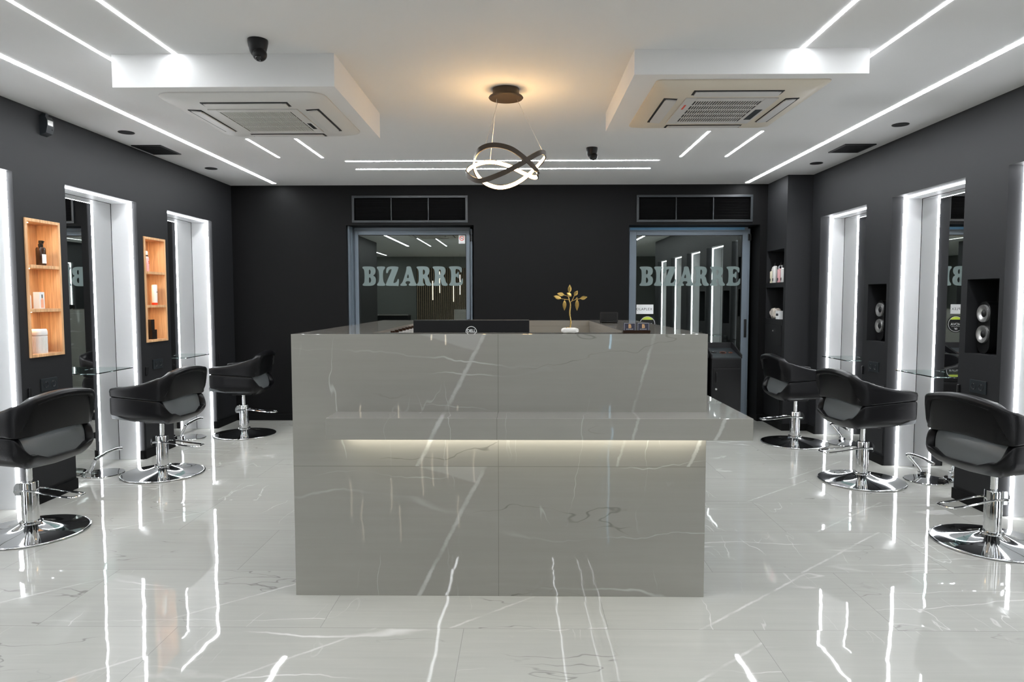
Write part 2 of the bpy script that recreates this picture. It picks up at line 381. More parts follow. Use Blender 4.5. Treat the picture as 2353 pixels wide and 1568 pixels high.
# ------------------------------------------------------------------ dimensions
XL, XR, YB, ZC = -3.235, 2.98, 7.65, 2.635
YR = -4.6                                             # rear end of the salon, behind the camera
ZO = 2.185                                            # head of the mirror openings
L_ST = [(4.852 - 1.40 * k, 5.752 - 1.40 * k) for k in (-1, 0, 1, 2)]     # openings in the left wall, far to near
R_ST = [(4.680 - 1.315 * k, 5.585 - 1.315 * k) for k in (-1, 0, 1, 2, 3)]
ML, MR = -3.445, 3.212                                # mirror planes

# ------------------------------------------------------------------ structure
struct(MB().box(-6.2, 4.4, YR - 0.2, 9.5, -0.12, 0.0).build('floor', M_floor))
struct(MB().box(-6.2, 4.4, YR - 0.2, 8.0, ZC, ZC + 0.15).build('ceiling', M_ceil))
lh = [(a, b, 0, ZO, 0.225) for a, b in L_ST]
OAK = [(4.43, 4.768, 0.985, 1.905), (5.835, 6.185, 0.998, 1.911)]
lh += [(a + 0.012, b - 0.012, c + 0.012, d - 0.012, 0.150) for a, b, c, d in OAK]
struct(wall_grid(0, XL, 1, 0.40, 0.45, YB + 0.2, 0, ZC, lh).build('wall_left', M_wall))
SPK = [(5.630, 5.926, 1.013, 1.495), (4.312, 4.618, 1.008, 1.499)]
rh = [(a, b, 0, ZO, 0.24) for a, b in R_ST] + [(a, b, c, d, 0.20) for a, b, c, d in SPK]
struct(wall_grid(0, XR, -1, 0.40, 0.45, 7.09, 0, ZC, rh).build('wall_right', M_wall))
# chimney-like pillar at the far right with its shelved recess
XJ = 2.72
struct(wall_grid(0, XJ, -1, 0.60, 7.09, YB + 0.2, 0, ZC, [(7.145, 7.645, 1.545, 1.895, 0.27), (7.145, 7.645, 1.155, 1.495, 0.27)]).build('trim_1', M_wall))
D1 = (-1.955, -0.532, 2.196); D2 = (1.195, 2.640, 2.192)
V1 = (-1.875, -0.605, 2.232, 2.510); V2 = (1.285, 2.545, 2.232, 2.510)
struct(wall_grid(1, YB, -1, 0.30, XL, XJ, 0, ZC, [(D1[0], D1[1], 0, D1[2], None), (D2[0], D2[1], 0, D2[2], None), (*V1, 0.08), (*V2, 0.08)]).build('wall_back', M_wallb))
# rear part of the salon (behind the photographer, seen in the reflections)
struct(MB().box(-6.2, 4.4, YR - 0.15, YR, 0, ZC).build('wall_rear', M_greyw))
struct(MB().box(-6.35, -6.2, YR, 0.45, 0, ZC).build('wall_rear_left', M_greyw))
struct(MB().box(4.25, 4.4, YR, 0.45, 0, ZC).build('wall_rear_right', M_greyw))
struct(MB().box(-6.2, XL - 0.401, 0.45, 0.6, 0, ZC).build('wall_return_left', M_wallb))
struct(MB().box(XR + 0.401, 4.4, 0.45, 0.6, 0, ZC).build('wall_return_right', M_wallb))
# boxed-out bulkheads that carry the two air conditioners
BL = (-2.118, -0.964, 3.582, 4.722, 2.467); BR = (0.574, 1.758, 3.552, 4.736, 2.509)
struct(MB().box(BL[0], BL[1], BL[2], BL[3], BL[4], ZC + 0.02).build('trim_2', M_ceil))
struct(MB().box(BR[0], BR[1], BR[2], BR[3], BR[4], ZC + 0.02).build('trim_3', M_ceil))
# skirting
BH, BT = 0.075, 0.014
mb = MB(); mb.box(XL + BT, D1[0], YB - BT, YB, 0, BH, 0.002); mb.box(D1[1], D2[0], YB - BT, YB, 0, BH, 0.002); mb.box(D2[1], XJ, YB - BT, YB, 0, BH, 0.002)
struct(mb.build('baseboard_back', M_wallb))
mb = MB(); e = 0.45
for a, b in sorted(L_ST): mb.box(XL, XL + BT, e, a, 0, BH, 0.002); mb.box(XL - 0.03, XL, a, a + BT, 0, BH, .002); mb.box(XL - 0.03, XL, b - BT, b, 0, BH, .002); e = b
mb.box(XL, XL + BT, e, YB, 0, BH, 0.002); struct(mb.build('baseboard_left', M_wallb))
mb = MB(); e = 0.45
for a, b in sorted(R_ST): mb.box(XR - BT, XR, e, a, 0, BH, 0.002); e = b
mb.box(XR - BT, XR, e, 7.09, 0, BH, 0.002); mb.box(XJ, XR - BT, 7.09 - BT, 7.09, 0, BH, 0.002); mb.box(XJ - BT, XJ, 7.09 - BT, YB - BT, 0, BH, 0.002)
struct(mb.build('baseboard_right', M_wallb))

# ------------------------------------------------------------------ LED ceiling lines
def strip(x0, x1, y0, y1, label, grp=None, m=None):
    mb = MB(); mb.box(x0, x1, y0, y1, ZC - 0.0015, ZC + 0.01)
    return tag(mb.build('ceiling_light_strip', m or (M_led2 if y1 - y0 > 1 and x1 - x0 < 0.03 else M_led)), label, 'light strip', grp)
LW, SW = 0.040, 0.020
strip(-2.702 - LW / 2, -2.702 + LW / 2, -0.6, 7.52, 'long bright LED line along the left side of the ceiling')
strip(2.459 - LW / 2, 2.459 + LW / 2, -0.6, 7.56, 'long bright LED line along the right side of the ceiling')
strip(-2.165 - SW / 2, -2.165 + SW / 2, -0.6, 6.155, 'LED line passing just left of the left air conditioner bulkhead')
strip(-1.785 - SW / 2, -1.785 + SW / 2, -0.6, BL[2], 'LED line ending at the front of the left bulkhead')
strip(-1.779 - SW / 2, -1.779 + SW / 2, BL[3], 6.175, 'short LED line behind the left bulkhead, the one nearer the pendant lamp')
strip(1.418 - SW / 2, 1.418 + SW / 2, -0.6, BR[2], 'LED line ending at the front of the right bulkhead')
strip(1.416 - SW / 2, 1.416 + SW / 2, BR[3], 6.18, 'short LED line behind the right bulkhead, the one nearer the pendant lamp')
strip(1.818 - SW / 2, 1.818 + SW / 2, -0.6, 6.184, 'LED line passing just right of the right air conditioner bulkhead')
strip(-1.612, 1.252, 6.33 - SW / 2, 6.33 + SW / 2, 'crosswise LED line on the ceiling, nearer of the two behind the pendant', m=M_led4)
strip(-1.609, 1.247, 6.715 - SW / 2, 6.715 + SW / 2, 'crosswise LED line on the ceiling, farther one next to the back wall', m=M_led4)
strip(-1.25, 1.15, 2.36, 2.39, 'added crosswise fill light on the ceiling in front of the desk, out of view', m=M_led2)  # invented out-of-view fill, added to light the desk shelf top from above
for x, wd, t in ((-1.0, 0.030, 'wide LED line on the rear ceiling left of centre'), (0.48, 0.016, 'LED line on the rear ceiling right of centre'),
                 (0.86, 0.008, 'thin LED line on the rear ceiling, left of the thin pair'), (1.04, 0.007, 'thin LED line on the rear ceiling, right of the thin pair')):
    strip(x - wd / 2, x + wd / 2, -4.1, -0.7, t, m=M_led3)

# ------------------------------------------------------------------ lit mirror niches
def niche(side, a, b, label):
    s = 1 if side == 'L' else -1
    X0, XM = (XL, ML) if side == 'L' else (XR, MR)
    o = thing('lit_mirror_niche', label, 'mirror', (X0, (a + b) / 2, 0), group='lit mirror niches')
    cy_ = (a + b) / 2; h = (b - a) / 2
    rd = 0.040 if side == 'L' else 0.090             # dark painted return before the light line
    def bx(mb, d0, d1, y0, y1, z0, z1, bev=0): # d measured from the wall face into the wall
        x0, x1 = (-s * d1, -s * d0) if s > 0 else (-s * d0, -s * d1)
        mb.box(min(x0, x1), max(x0, x1), y0, y1, z0, z1, bev); return mb
    DM = abs(XM - X0)
    bx(MB(), DM, DM + 0.006, -h + 0.012, h - 0.012, 0.003, ZO - 0.012).build('mirror', M_mirror, o)
    lt = 0.012; sw = 0.016
    for sg in (-1, 1):
        y0, y1 = (h - lt, h) if sg > 0 else (-h, -h + lt)
        bx(MB(), rd + sw, DM + 0.006, y0, y1, 0.0, ZO - 0.001).build('side_panel', M_white, o)
        y0, y1 = (h - lt - 0.004, h - lt) if sg > 0 else (-h + lt, -h + lt + 0.004)
        bx(MB(), DM - 0.0015, DM, y0, y1, 0.0, ZO - lt).build('mirror_edge', M_blk, o)
        y0, y1 = (h - lt - 0.002, h) if sg > 0 else (-h, -h + lt + 0.002)
        bx(MB(), rd, rd + sw, y0, y1, 0.0, ZO - 0.001).build('light_strip', M_ledn, o)
    bx(MB(), rd + sw, DM + 0.006, -h + lt, h - lt, ZO - lt, ZO - 0.001).build('top_panel', M_white, o)
    bx(MB(), DM - 0.0015, DM, -h + lt, h - lt, ZO - lt - 0.004, ZO - lt).build('mirror_edge', M_blk, o)
    bx(MB(), rd + sw - 0.009, rd + sw, -h + lt, h - lt, ZO - lt - 0.001, ZO - 0.001).build('light_strip', M_ledn, o)
    return o
LN = ['far left lit mirror niche, nearest the back wall', 'second lit mirror niche from the back on the left, between two oak shelf units',
      'nearest visible lit mirror niche on the left, cut by the photo edge', 'left lit mirror niche beside the camera position', 'left lit mirror niche behind the camera position']
RN = ['far right lit mirror niche, nearest the black pillar', 'second lit mirror niche from the back on the right, between two speaker recesses',
      'nearest visible lit mirror niche on the right, cut by the photo edge', 'right lit mirror niche beside the camera position', 'right lit mirror niche behind the camera position']
for (a, b), t in zip(L_ST, LN): niche('L', a, b, t)
for (a, b), t in zip(R_ST, RN): niche('R', a, b, t)

# glass shelves on the mirrors
def gshelf(side, a, b, label):
    c = (a + b) / 2
    o = thing('glass_shelf', label, 'shelf', (0, c, 0.808), group='glass shelves on the mirrors')
    if side == 'L': x0, x1 = ML, XL + 0.045
    else: x0, x1 = XR - 0.045, MR
    MB().box(x0, x1, -0.26, 0.24, 0, 0.008, 0.0015).build('glass_plate', M_glass, o)
    for yy in (-0.16, 0.14):
        xx = (ML, ML + 0.03) if side == 'L' else (MR - 0.03, MR)
        MB().box(xx[0], xx[1], yy - 0.01, yy + 0.01, -0.012, -0.0005, 0.002).build('bracket', M_chrome, o)
gshelf('L', *L_ST[0], 'clear glass shelf on the far left mirror')
gshelf('L', *L_ST[1], 'clear glass shelf on the left mirror between the oak units')
gshelf('R', *R_ST[0], 'clear glass shelf on the far right mirror')
gshelf('R', *R_ST[1], 'clear glass shelf on the right mirror between the speaker recesses')

# chrome footrests standing before the mirrors
def footrest(x, y, rot, label):
    o = thing('footrest', label, 'footrest', (x, y, 0), rot, 'chrome footrests at the mirrors')
    MB().lathe([(0, 0), (0.147, 0.0), (0.150, 0.004), (0.147, 0.008), (0.05, 0.014), (0.0, 0.016)], 40).build('base', M_chrome, o, True)
    mb = MB(); mb.box(-0.060, -0.012, -0.135, -0.092, 0.008, 0.040, 0.004); mb.build('clamp', M_chrome, o)
    mb = MB(); mb.tube([(-0.036, -0.115, 0.02), (-0.022, -0.124, 0.06), (0.045, -0.165, 0.155)], 0.013, 12, smoothn=4); mb.build('post', M_chrome, o, True)
    mb = MB(); mb.tube([(0.045, -0.170, 0.155), (0.058, -0.10, 0.172), (0.060, 0.0, 0.180), (0.056, 0.09, 0.178), (0.045, 0.165, 0.165)], 0.013, 12, smoothn=5); mb.build('foot_bar', M_chrome, o, True)
    return o
footrest(-3.290, 5.262, 0, 'chrome footrest at the left mirror beside the second chair')
footrest(-3.290, 6.665, 0, 'chrome footrest at the far left mirror')
footrest(3.058, 5.135, PI, 'chrome footrest at the right mirror between the two nearer chairs')
footrest(3.058, 6.45, PI, 'chrome footrest at the far right mirror')
# ------------------------------------------------------------------ oak shelf units in the left wall
def oak_unit(a, b, c, d, label, spots):
    o = thing('oak_wall_shelf', label, 'shelf', (XL, (a + b) / 2, c), group='oak shelf units')
    h = (b - a) / 2; H = d - c; t = 0.020; fr = 0.010; D = 0.142
    mb = MB()
    for y0, y1 in ((-h, -h + t), (h - t, h)): mb.box(-D if False else -0.0, fr, y0, y1, 0, H, 0.0015)
    mb.box(0.0, fr, -h + t, h - t, 0, t, 0.0015); mb.box(0.0, fr, -h + t, h - t, H - t, H, 0.0015)
    i = 0.013
    mb.box(-D, 0.0, -h + i, -h + t, i, H - i); mb.box(-D, 0.0, h - t, h - i, i, H - i); mb.box(-D, 0, -h + t, h - t, i, t); mb.box(-D, 0, -h + t, h - t, H - t, H - i)
    mb.build('frame', M_oak, o)
    MB().box(-D - 0.006, -D, -h + i, h - i, i, H - i).build('back_panel', M_oak, o)
    for z in (0.324, 0.616): MB().box(-D, fr - 0.001, -h + t, h - t, z - 0.022, z, 0.001).build('shelf_board', M_oak, o)
    for z in (0.302, 0.594, H - t):
        MB().cyl(0.025, z - 0.0025, z - 0.0003, (-0.078, -0.062, 0), 24).build('spotlight', M_spot, o)
    return o
oak_unit(*OAK[0], 'oak wall shelf with amber spray bottle and white jar, nearest on the left wall', 3)
oak_unit(*OAK[1], 'oak wall shelf with pink spray and white tube, farther along the left wall', 3)

def bottle(name, label, loc, prof, m, parts=(), rotz=0, n=24, group=None):
    o = thing(name, label, 'bottle', loc, rotz, group)
    MB().lathe(prof, n).build('body', m, o, True)
    for nm, pr, mm in parts: MB().lathe(pr, n).build(nm, mm, o, True)
    return o
zs1, zs2, zs3 = 0.985 + 0.616, 0.985 + 0.324, 0.985 + 0.020
o = bottle('spray_bottle', 'amber spray bottle with black pump on the top oak shelf', (-3.285, 4.652, zs1), [(0, 0), (0.028, 0), (0.030, 0.004), (0.030, 0.114), (0.026, 0.124), (0.012, 0.128), (0.012, 0.134), (0, 0.134)], M_brown,
           [('collar', [(0, 0.128), (0.015, 0.128), (0.015, 0.146), (0.010, 0.150), (0, 0.150)], M_blk)])
mb = MB(); mb.box(-0.009, 0.016, -0.009, 0.009, 0.150, 0.172, 0.003); mb.box(0.010, 0.026, -0.004, 0.004, 0.160, 0.168, 0.002); mb.build('pump', M_blk, o)
mb = MB()
for k in range(9):
    a0, a1 = -0.75 + k * 0.165 , -0.75 + (k + 1) * 0.165
    mb.quad(*[(0.0307 * math.cos(a), 0.0307 * math.sin(a), z) for a, z in ((a0, 0.016), (a1, 0.016), (a1, 0.078), (a0, 0.078))])
mb.build('label_band', M_pap, o)
o = bottle('shampoo_bottle', 'white bottle beside the small carton on the middle oak shelf', (-3.310, 4.530, zs2), [(0, 0), (0.026, 0), (0.027, 0.003), (0.027, 0.085), (0.018, 0.100), (0.010, 0.103), (0, 0.103)], M_wht,
           [('cap', [(0, 0.103), (0.011, 0.103), (0.010, 0.122), (0, 0.124)], M_blkm)])
o = thing('product_carton', 'small white carton with peach print on the middle oak shelf', 'box', (-3.275, 4.600, zs2))
MB().box(-0.022, 0.022, -0.024, 0.024, 0, 0.112, 0.001).build('carton', M_pap, o)
mb = MB(); mb.box(0.022, 0.0226, -0.014, 0.014, 0.006, 0.062); mb.box(0.022, 0.0226, -0.006, 0.006, 0.062, 0.072); mb.build('printed_bottle', M_peach, o)
MB().box(0.022, 0.0227, -0.0045, 0.0045, 0.072, 0.096).build('printed_dropper', M_blkm, o)
# lidded ribbed white jar
o = thing('lidded_jar', 'white ribbed plastic jar with rounded lid on the bottom oak shelf', 'jar', (-3.292, 4.603, zs3))
def rbox(mb, hx, hy, z0, z1, r, rib=0.0, top=0.0, n=10):
    P = []
    for cx_, cy_, a0 in ((hx - r, hy - r, 0), (-hx + r, hy - r, PI / 2), (-hx + r, -hy + r, PI), (hx - r, -hy + r, 1.5 * PI)):
        for k in range(n + 1): a = a0 + PI / 2 * k / n; P.append((cx_ + r * math.cos(a), cy_ + r * math.sin(a)))
    t = bmesh.new(); lv = []
    prof = [(0.985, z0), (1, z0 + 0.004)] + ([(1, z1)] if not top else [(1, z1 - top), (0.97, z1 - top * 0.5), (0.90, z1 - 0.002), (0.86, z1)])
    for sc_, z in prof: lv.append([t.verts.new((x * sc_ * (1 - rib * (i % 2)), y * sc_ * (1 - rib * (i % 2)), z)) for i, (x, y) in enumerate(P)])
    for A, Bq in zip(lv, lv[1:]):
        for i in range(len(P)): j = (i + 1) % len(P); t.faces.new((A[i], A[j], Bq[j], Bq[i]))
    t.faces.new(lv[0][::-1]); t.faces.new(lv[-1]); mb.merge(t); return mb
rbox(MB(), 0.042, 0.052, 0, 0.120, 0.030, rib=0.0).build('body', M_wht, o, True, ang=50)
mb = MB()
for k in range(5): mb.tube([(0.0425, -0.026 + k * 0.013, 0.012), (0.0425, -0.026 + k * 0.013, 0.112)], 0.0022, 6)
for k in range(4): mb.tube([(-0.02 + k * 0.013, -0.0525, 0.012), (-0.02 + k * 0.013, -0.0525, 0.112)], 0.0022, 6)
mb.build('ribs', M_wht, o, True)
rbox(MB(), 0.043, 0.053, 0.123, 0.165, 0.031, top=0.022).build('lid', M_wht, o, True, ang=50)
zt1, zt2, zt3 = 0.998 + 0.616, 0.998 + 0.324, 0.998 + 0.020
o = bottle('pink_spray_bottle', 'slim pink spray bottle with white pump on the upper oak shelf', (-3.290, 5.985, zt1), [(0, 0), (0.017, 0), (0.018, 0.003), (0.018, 0.120), (0.012, 0.134), (0.010, 0.140), (0, 0.140)], M_pink,
           [('collar', [(0, 0.134), (0.012, 0.134), (0.012, 0.146), (0, 0.146)], M_blkm), ('pump', [(0, 0.146), (0.010, 0.146), (0.011, 0.168), (0.008, 0.180), (0, 0.182)], M_wht)])
mb = MB(); mb.box(0.0165, 0.0188, -0.007, 0.007, 0.085, 0.092, 0.0008); mb.box(0.0165, 0.0188, -0.003, 0.007, 0.07, 0.08, 0.0008); mb.build('red_print', M_red, o)
o = bottle('conditioner_tube', 'white tube standing on an orange-red cap on the middle oak shelf', (-3.285, 6.085, zt2), [(0, 0.018), (0.023, 0.018), (0.024, 0.10), (0.023, 0.172), (0.021, 0.180), (0, 0.180)], M_wht,
           [('cap', [(0, 0), (0.024, 0), (0.025, 0.003), (0.024, 0.020), (0, 0.020)], M_red)])
MB().box(0.0225, 0.0247, -0.008, 0.008, 0.112, 0.117).build('printed_name', M_blkm, o)
o = thing('black_carton', 'black carton on the bottom oak shelf, lower of the stacked two', 'box', (-3.285, 6.010, zt3)); MB().box(-0.028, 0.028, -0.035, 0.045, 0, 0.085, 0.0015).build('carton', M_blk, o)
mb = MB(); mb.box(0.028, 0.0288, -0.020, 0.030, 0.070, 0.074); mb.box(0.028, 0.0288, -0.026, 0.030, 0.010, 0.012); mb.build('printed_line', M_sock, o)
o = thing('black_carton', 'small black carton on the bottom oak shelf, upper of the stacked two', 'box', (-3.285, 6.000, zt3 + 0.0852)); MB().box(-0.024, 0.024, -0.028, 0.026, 0, 0.090, 0.0015).build('carton', M_blk, o)
MB().box(0.024, 0.0248, -0.018, 0.018, 0.070, 0.073).build('printed_line', M_sock, o)

# ------------------------------------------------------------------ loudspeakers in the right wall recesses
def speaker(yc, z0, label):
    o = thing('loudspeaker', label, 'speaker', (3.105, yc, z0), 0, 'loudspeakers in the wall recesses')
    # rounded pill front outline
    P = []
    W, Hh, r = 0.062, 0.345, 0.061
    for cy_, a0 in ((Hh - r, 0), (r, PI)):
        for k in range(13): a = a0 + PI * k / 12; P.append((r * math.cos(a), cy_ + r * math.sin(a)))
    mb = MB(); mb.prism(P, -0.055, 0.055, Matrix(((0, 0, -1, 0), (1, 0, 0, 0), (0, 1, 0, 0), (0, 0, 0, 1)))); mb.build('cabinet', M_blk, o, True, ang=40)
    MX = Matrix.Rotation(-PI / 2, 4, 'Y')
    for zc_ in (0.265, 0.128):
        MB().lathe([(0.024, 0.0), (0.046, 0.010), (0.056, 0.011), (0.058, 0.006), (0.058, -0.004)], 36, (-0.057, 0, zc_), MX).build('woofer_ring', M_steel, o, True)
        MB().lathe([(0, 0.010), (0.012, 0.008), (0.024, 0.001)], 28, (-0.0575, 0, zc_), MX).build('cone', M_blk, o, True)
    return o
speaker(4.545, 1.0085, 'black two-cone speaker with silver rings in the nearer right wall recess')
speaker(5.850, 1.0135, 'black two-cone speaker with silver rings in the farther right wall recess')

# ------------------------------------------------------------------ sockets, cabinet doors and pulls in the piers
def socket(side, yc, zc, label):
    s = 1 if side == 'L' else -1
    o = thing('double_socket', label, 'socket', (XL if side == 'L' else XR, yc, zc), 0 if s > 0 else PI, 'double sockets on the piers')
    MB().box(0, 0.010, -0.078, 0.078, -0.043, 0.043, 0.003).build('cover_plate', M_sock, o)
    MX = Matrix.Rotation(PI / 2, 4, 'Y')
    for y in (-0.036, 0.036):
        MB().lathe([(0.0235, 0.0), (0.021, 0.0015), (0.0195, -0.001), (0.0185, -0.006), (0, -0.006)], 24, (0.0115, y, 0), MX).build('outlet', M_blk, o, True)
        mb = MB()
        for dz in (-0.017, 0.017): mb.box(0.0085, 0.012, y - 0.002, y + 0.002, dz - 0.002, dz + 0.002)
        mb.build('earth_clip', M_steel, o)
socket('L', 4.600, 0.793, 'anthracite double socket under the nearer oak shelf unit')
socket('L', 5.998, 0.800, 'anthracite double socket under the farther oak shelf unit')
socket('R', 4.463, 0.797, 'anthracite double socket under the nearer speaker recess')
socket('R', 5.783, 0.797, 'anthracite double socket under the farther speaker recess')
def pier_door(side, y0, y1, yh, label):
    s = 1 if side == 'L' else -1
    X0 = XL if side == 'L' else XR
    o = thing('pier_cupboard', label, 'cupboard', (X0, (y0 + y1) / 2, 0), 0, 'black cupboards in the piers')
    h = (y1 - y0) / 2; g = 0.022
    x0, x1 = (0.0, 0.007) if s > 0 else (-0.007, 0.0)
    mb = MB(); mb.box(x0, x1, -h + g, h - g, BH + 0.02, 0.66, 0.001)
    mb.build('door', M_wall, o)
    yy = yh - (y0 + y1) / 2
    mb = MB(); hx = (0.0, 0.016) if s > 0 else (-0.016, 0.0); mb.box(hx[0], hx[1], yy - 0.009, yy + 0.009, 0.715, 0.790, 0.005); mb.build('pull', M_blk, o)
pier_door('L', L_ST[2][1], L_ST[1][0], 4.41, 'black cupboard in the left pier below the nearer oak shelf unit')
pier_door('L', L_ST[1][1], L_ST[0][0], 5.812, 'black cupboard in the left pier below the farther oak shelf unit')
pier_door('L', L_ST[0][1], YB, 7.23, 'black cupboard at the far end of the left wall by the corner')
pier_door('R', R_ST[2][1], R_ST[1][0], 4.655, 'black cupboard in the right pier below the nearer speaker')
pier_door('R', R_ST[1][1], R_ST[0][0], 5.962, 'black cupboard in the right pier below the farther speaker')

# ------------------------------------------------------------------ far right pillar contents
o = thing('pillar_cupboard', 'black cupboard door under the shelves in the far right pillar', 'cupboard', (XJ, 7.395, 0))
MB().box(-0.010, 0.0, -0.235, 0.235, 0.10, 1.09, 0.001).build('door', M_blkm, o)
MB().lathe([(0, 0.012), (0.008, 0.010), (0.008, 0.002), (0.005, 0.0)], 16, (-0.010, -0.02, 1.03), Matrix.Rotation(-PI / 2, 4, 'Y')).build('lock', M_steel, o, True)
MB().box(-0.004, 0.0, -0.255, 0.255, 1.100, 1.150, 0.001).build('shelf_edge', M_blkm, o)
pb = [(7.59, 'cream', M_cream, 0.135, 0.026), (7.51, 'white', M_wht, 0.185, 0.027), (7.43, 'silver grey', M_pap, 0.190, 0.028), (7.365, 'pale pink', M_pink, 0.150, 0.029), (7.275, 'white', M_wht, 0.155, 0.027)]
pl = ['cream bottle with white cap on the pillar shelf, leftmost of the row', 'tall white bottle on the pillar shelf, second from the left', 'tall pale bottle in the middle of the pillar shelf row',
      'pale pink bottle with black pump on the pillar shelf', 'white bottle on the pillar shelf, rightmost of the row']
for (y, nm, m, h, r), t in zip(pb, pl):
    o = bottle('styling_bottle', t, (2.765 if nm != 'silver grey' else 2.80, y, 1.5452), [(0, 0), (r - 0.002, 0), (r, 0.003), (r, h - 0.012), (r * 0.5, h), (0, h)], m,
               [('cap', [(0, h), (0.010, h), (0.010, h + 0.022), (0.004, h + 0.026), (0.004, h + 0.040), (0, h + 0.040)], M_blk if nm != 'cream' else M_wht)], group='bottles on the pillar shelf')
    mb = MB(); 
    for k in range(5):
        a0 = PI - 0.5 + 0.2 * k; mb.quad(*[((r + .0006) * math.cos(a), (r + .0006) * math.sin(a), z) for a, z in ((a0, 0.02), (a0 + .2, 0.02), (a0 + .2, 0.05), (a0, 0.05))])
    mb.build('printed_mark', M_sock, o)
# crumpled bag and carton on the lower shelf
def lumpy(mb, hx, hy, h, seed, amp=0.18, n=14):
    t = bmesh.new(); bmesh.ops.create_icosphere(t, subdivisions=4, radius=1.0)
    rnd = random.Random(seed); D = [(Vector((rnd.uniform(-1, 1), rnd.uniform(-1, 1), rnd.uniform(-1, 1))).normalized(), rnd.uniform(-amp, amp), rnd.uniform(3, 7)) for _ in range(n)]
    for v in t.verts:
        c = v.co.normalized(); k = 1 + sum(a * math.sin(f * c.dot(d) * 2) for d, a, f in D) / 3
        sq = lambda q: math.copysign(abs(q) ** 0.65, q)
        v.co = Vector((sq(c.x) * hx * k, sq(c.y) * hy * k, max(0.0, h / 2 + sq(c.z) * h / 2 * k)))
    mb.merge(t); return mb
o = tag(lumpy(MB(), 0.045, 0.075, 0.115, 3).build('plastic_bag', M_bag, None, True, loc=(2.785, 7.515, 1.1555)), 'crumpled clear plastic bag on the lower pillar shelf', 'bag')
o = thing('small_carton', 'small printed carton beside the crumpled bag on the pillar shelf', 'box', (2.760, 7.335, 1.1555))
MB().box(-0.028, 0.028, -0.045, 0.045, 0, 0.088, 0.001).build('carton', M_pap, o)
mb = MB(); mb.box(-0.0286, -0.028, -0.030, 0.035, 0.035, 0.060); mb.build('printed_mark', M_sock, o)

# ------------------------------------------------------------------ doors in the back wall
LET = {
 'B': (69, [[(0,100),(48,100),(64,94),(69,76),(64,60),(54,53),(66,46),(70,30),(66,10),(50,0),(0,0),(0,9),(9,16),(11,50),(9,84),(0,91)], [(33,84),(40,83),(43,72),(40,60),(33,60)], [(33,44),(40,43),(45,30),(41,17),(33,15)]]),
 'I': (42, [[(0,100),(42,100),(42,90),(33,80),(30,50),(33,20),(42,10),(42,0),(0,0),(0,10),(9,20),(12,50),(9,80),(0,90)]]),
 'Z': (69, [[(6,100),(66,100),(66,88),(36,15),(48,15),(57,22),(62,36),(69,34),(66,-3),(60,0),(0,0),(0,10),(34,86),(24,86),(16,80),(10,64),(1,66)]]),
 'A': (84, [[(32,100),(54,100),(58,90),(76,20),(84,8),(84,0),(44,0),(44,10),(52,14),(50,24),(30,24),(26,14),(34,8),(34,0),(0,0),(0,8),(12,18),(32,80)], [(33,40),(46,40),(41,64)]]),
 'R': (77, [[(0,100),(48,100),(62,94),(67,78),(63,60),(54,51),(62,42),(67,18),(77,10),(76,0),(52,0),(44,10),(40,36),(33,41),(32,15),(40,9),(40,0),(0,0),(0,10),(9,16),(11,50),(9,84),(0,91)], [(32,84),(40,83),(43,71),(39,58),(32,58)]]),
 'E': (72, [[(0,100),(66,100),(66,68),(59,69),(53,82),(44,86),(33,86),(33,60),(41,62),(45,72),(51,72),(51,38),(45,38),(41,46),(33,46),(33,15),(48,15),(60,22),(66,38),(72,37),(70,0),(0,0),(0,9),(9,16),(11,50),(9,84),(0,91)]])}
def smooth_poly(P, it=2):
    for _ in range(it):
        Q = []
        for i in range(len(P)):
            a, b = P[i], P[(i + 1) % len(P)]
            Q += [(a[0] * .78 + b[0] * .22, a[1] * .78 + b[1] * .22), (a[0] * .22 + b[0] * .78, a[1] * .22 + b[1] * .78)]
        P = Q
    return P
def lettering(x0, z0, y, sc, parent):
    x = 0
    for ch, gap in zip('BIZARRE', (6, 3, 6, 1, 6, 7, 0)):
        wd, loops = LET[ch]
        cu = bpy.data.curves.new('l', 'CURVE'); cu.dimensions = '2D'; cu.fill_mode = 'BOTH'; cu.extrude = 0.0004
        for lp in loops:
            lp = smooth_poly(lp, 2); sp = cu.splines.new('POLY'); sp.points.add(len(lp) - 1); sp.use_cyclic_u = True
            for p, (a, b) in zip(sp.points, lp): p.co = ((a + x) * sc, b * sc, 0, 1)
        to = bpy.data.objects.new('l', cu); C.objects.link(to); dg = bpy.context.evaluated_depsgraph_get()
        me = bpy.data.meshes.new_from_object(to.evaluated_get(dg)); bpy.data.objects.remove(to); bpy.data.curves.remove(cu)
        me.transform(Matrix.Translation((x0, y, z0)) @ RX90); me.materials.clear(); me.materials.append(M_frost); me.name = 'letter'
        ob = bpy.data.objects.new('letter', me); C.objects.link(ob); ob.parent = parent
        x += wd + gap
YD = YB + 0.23
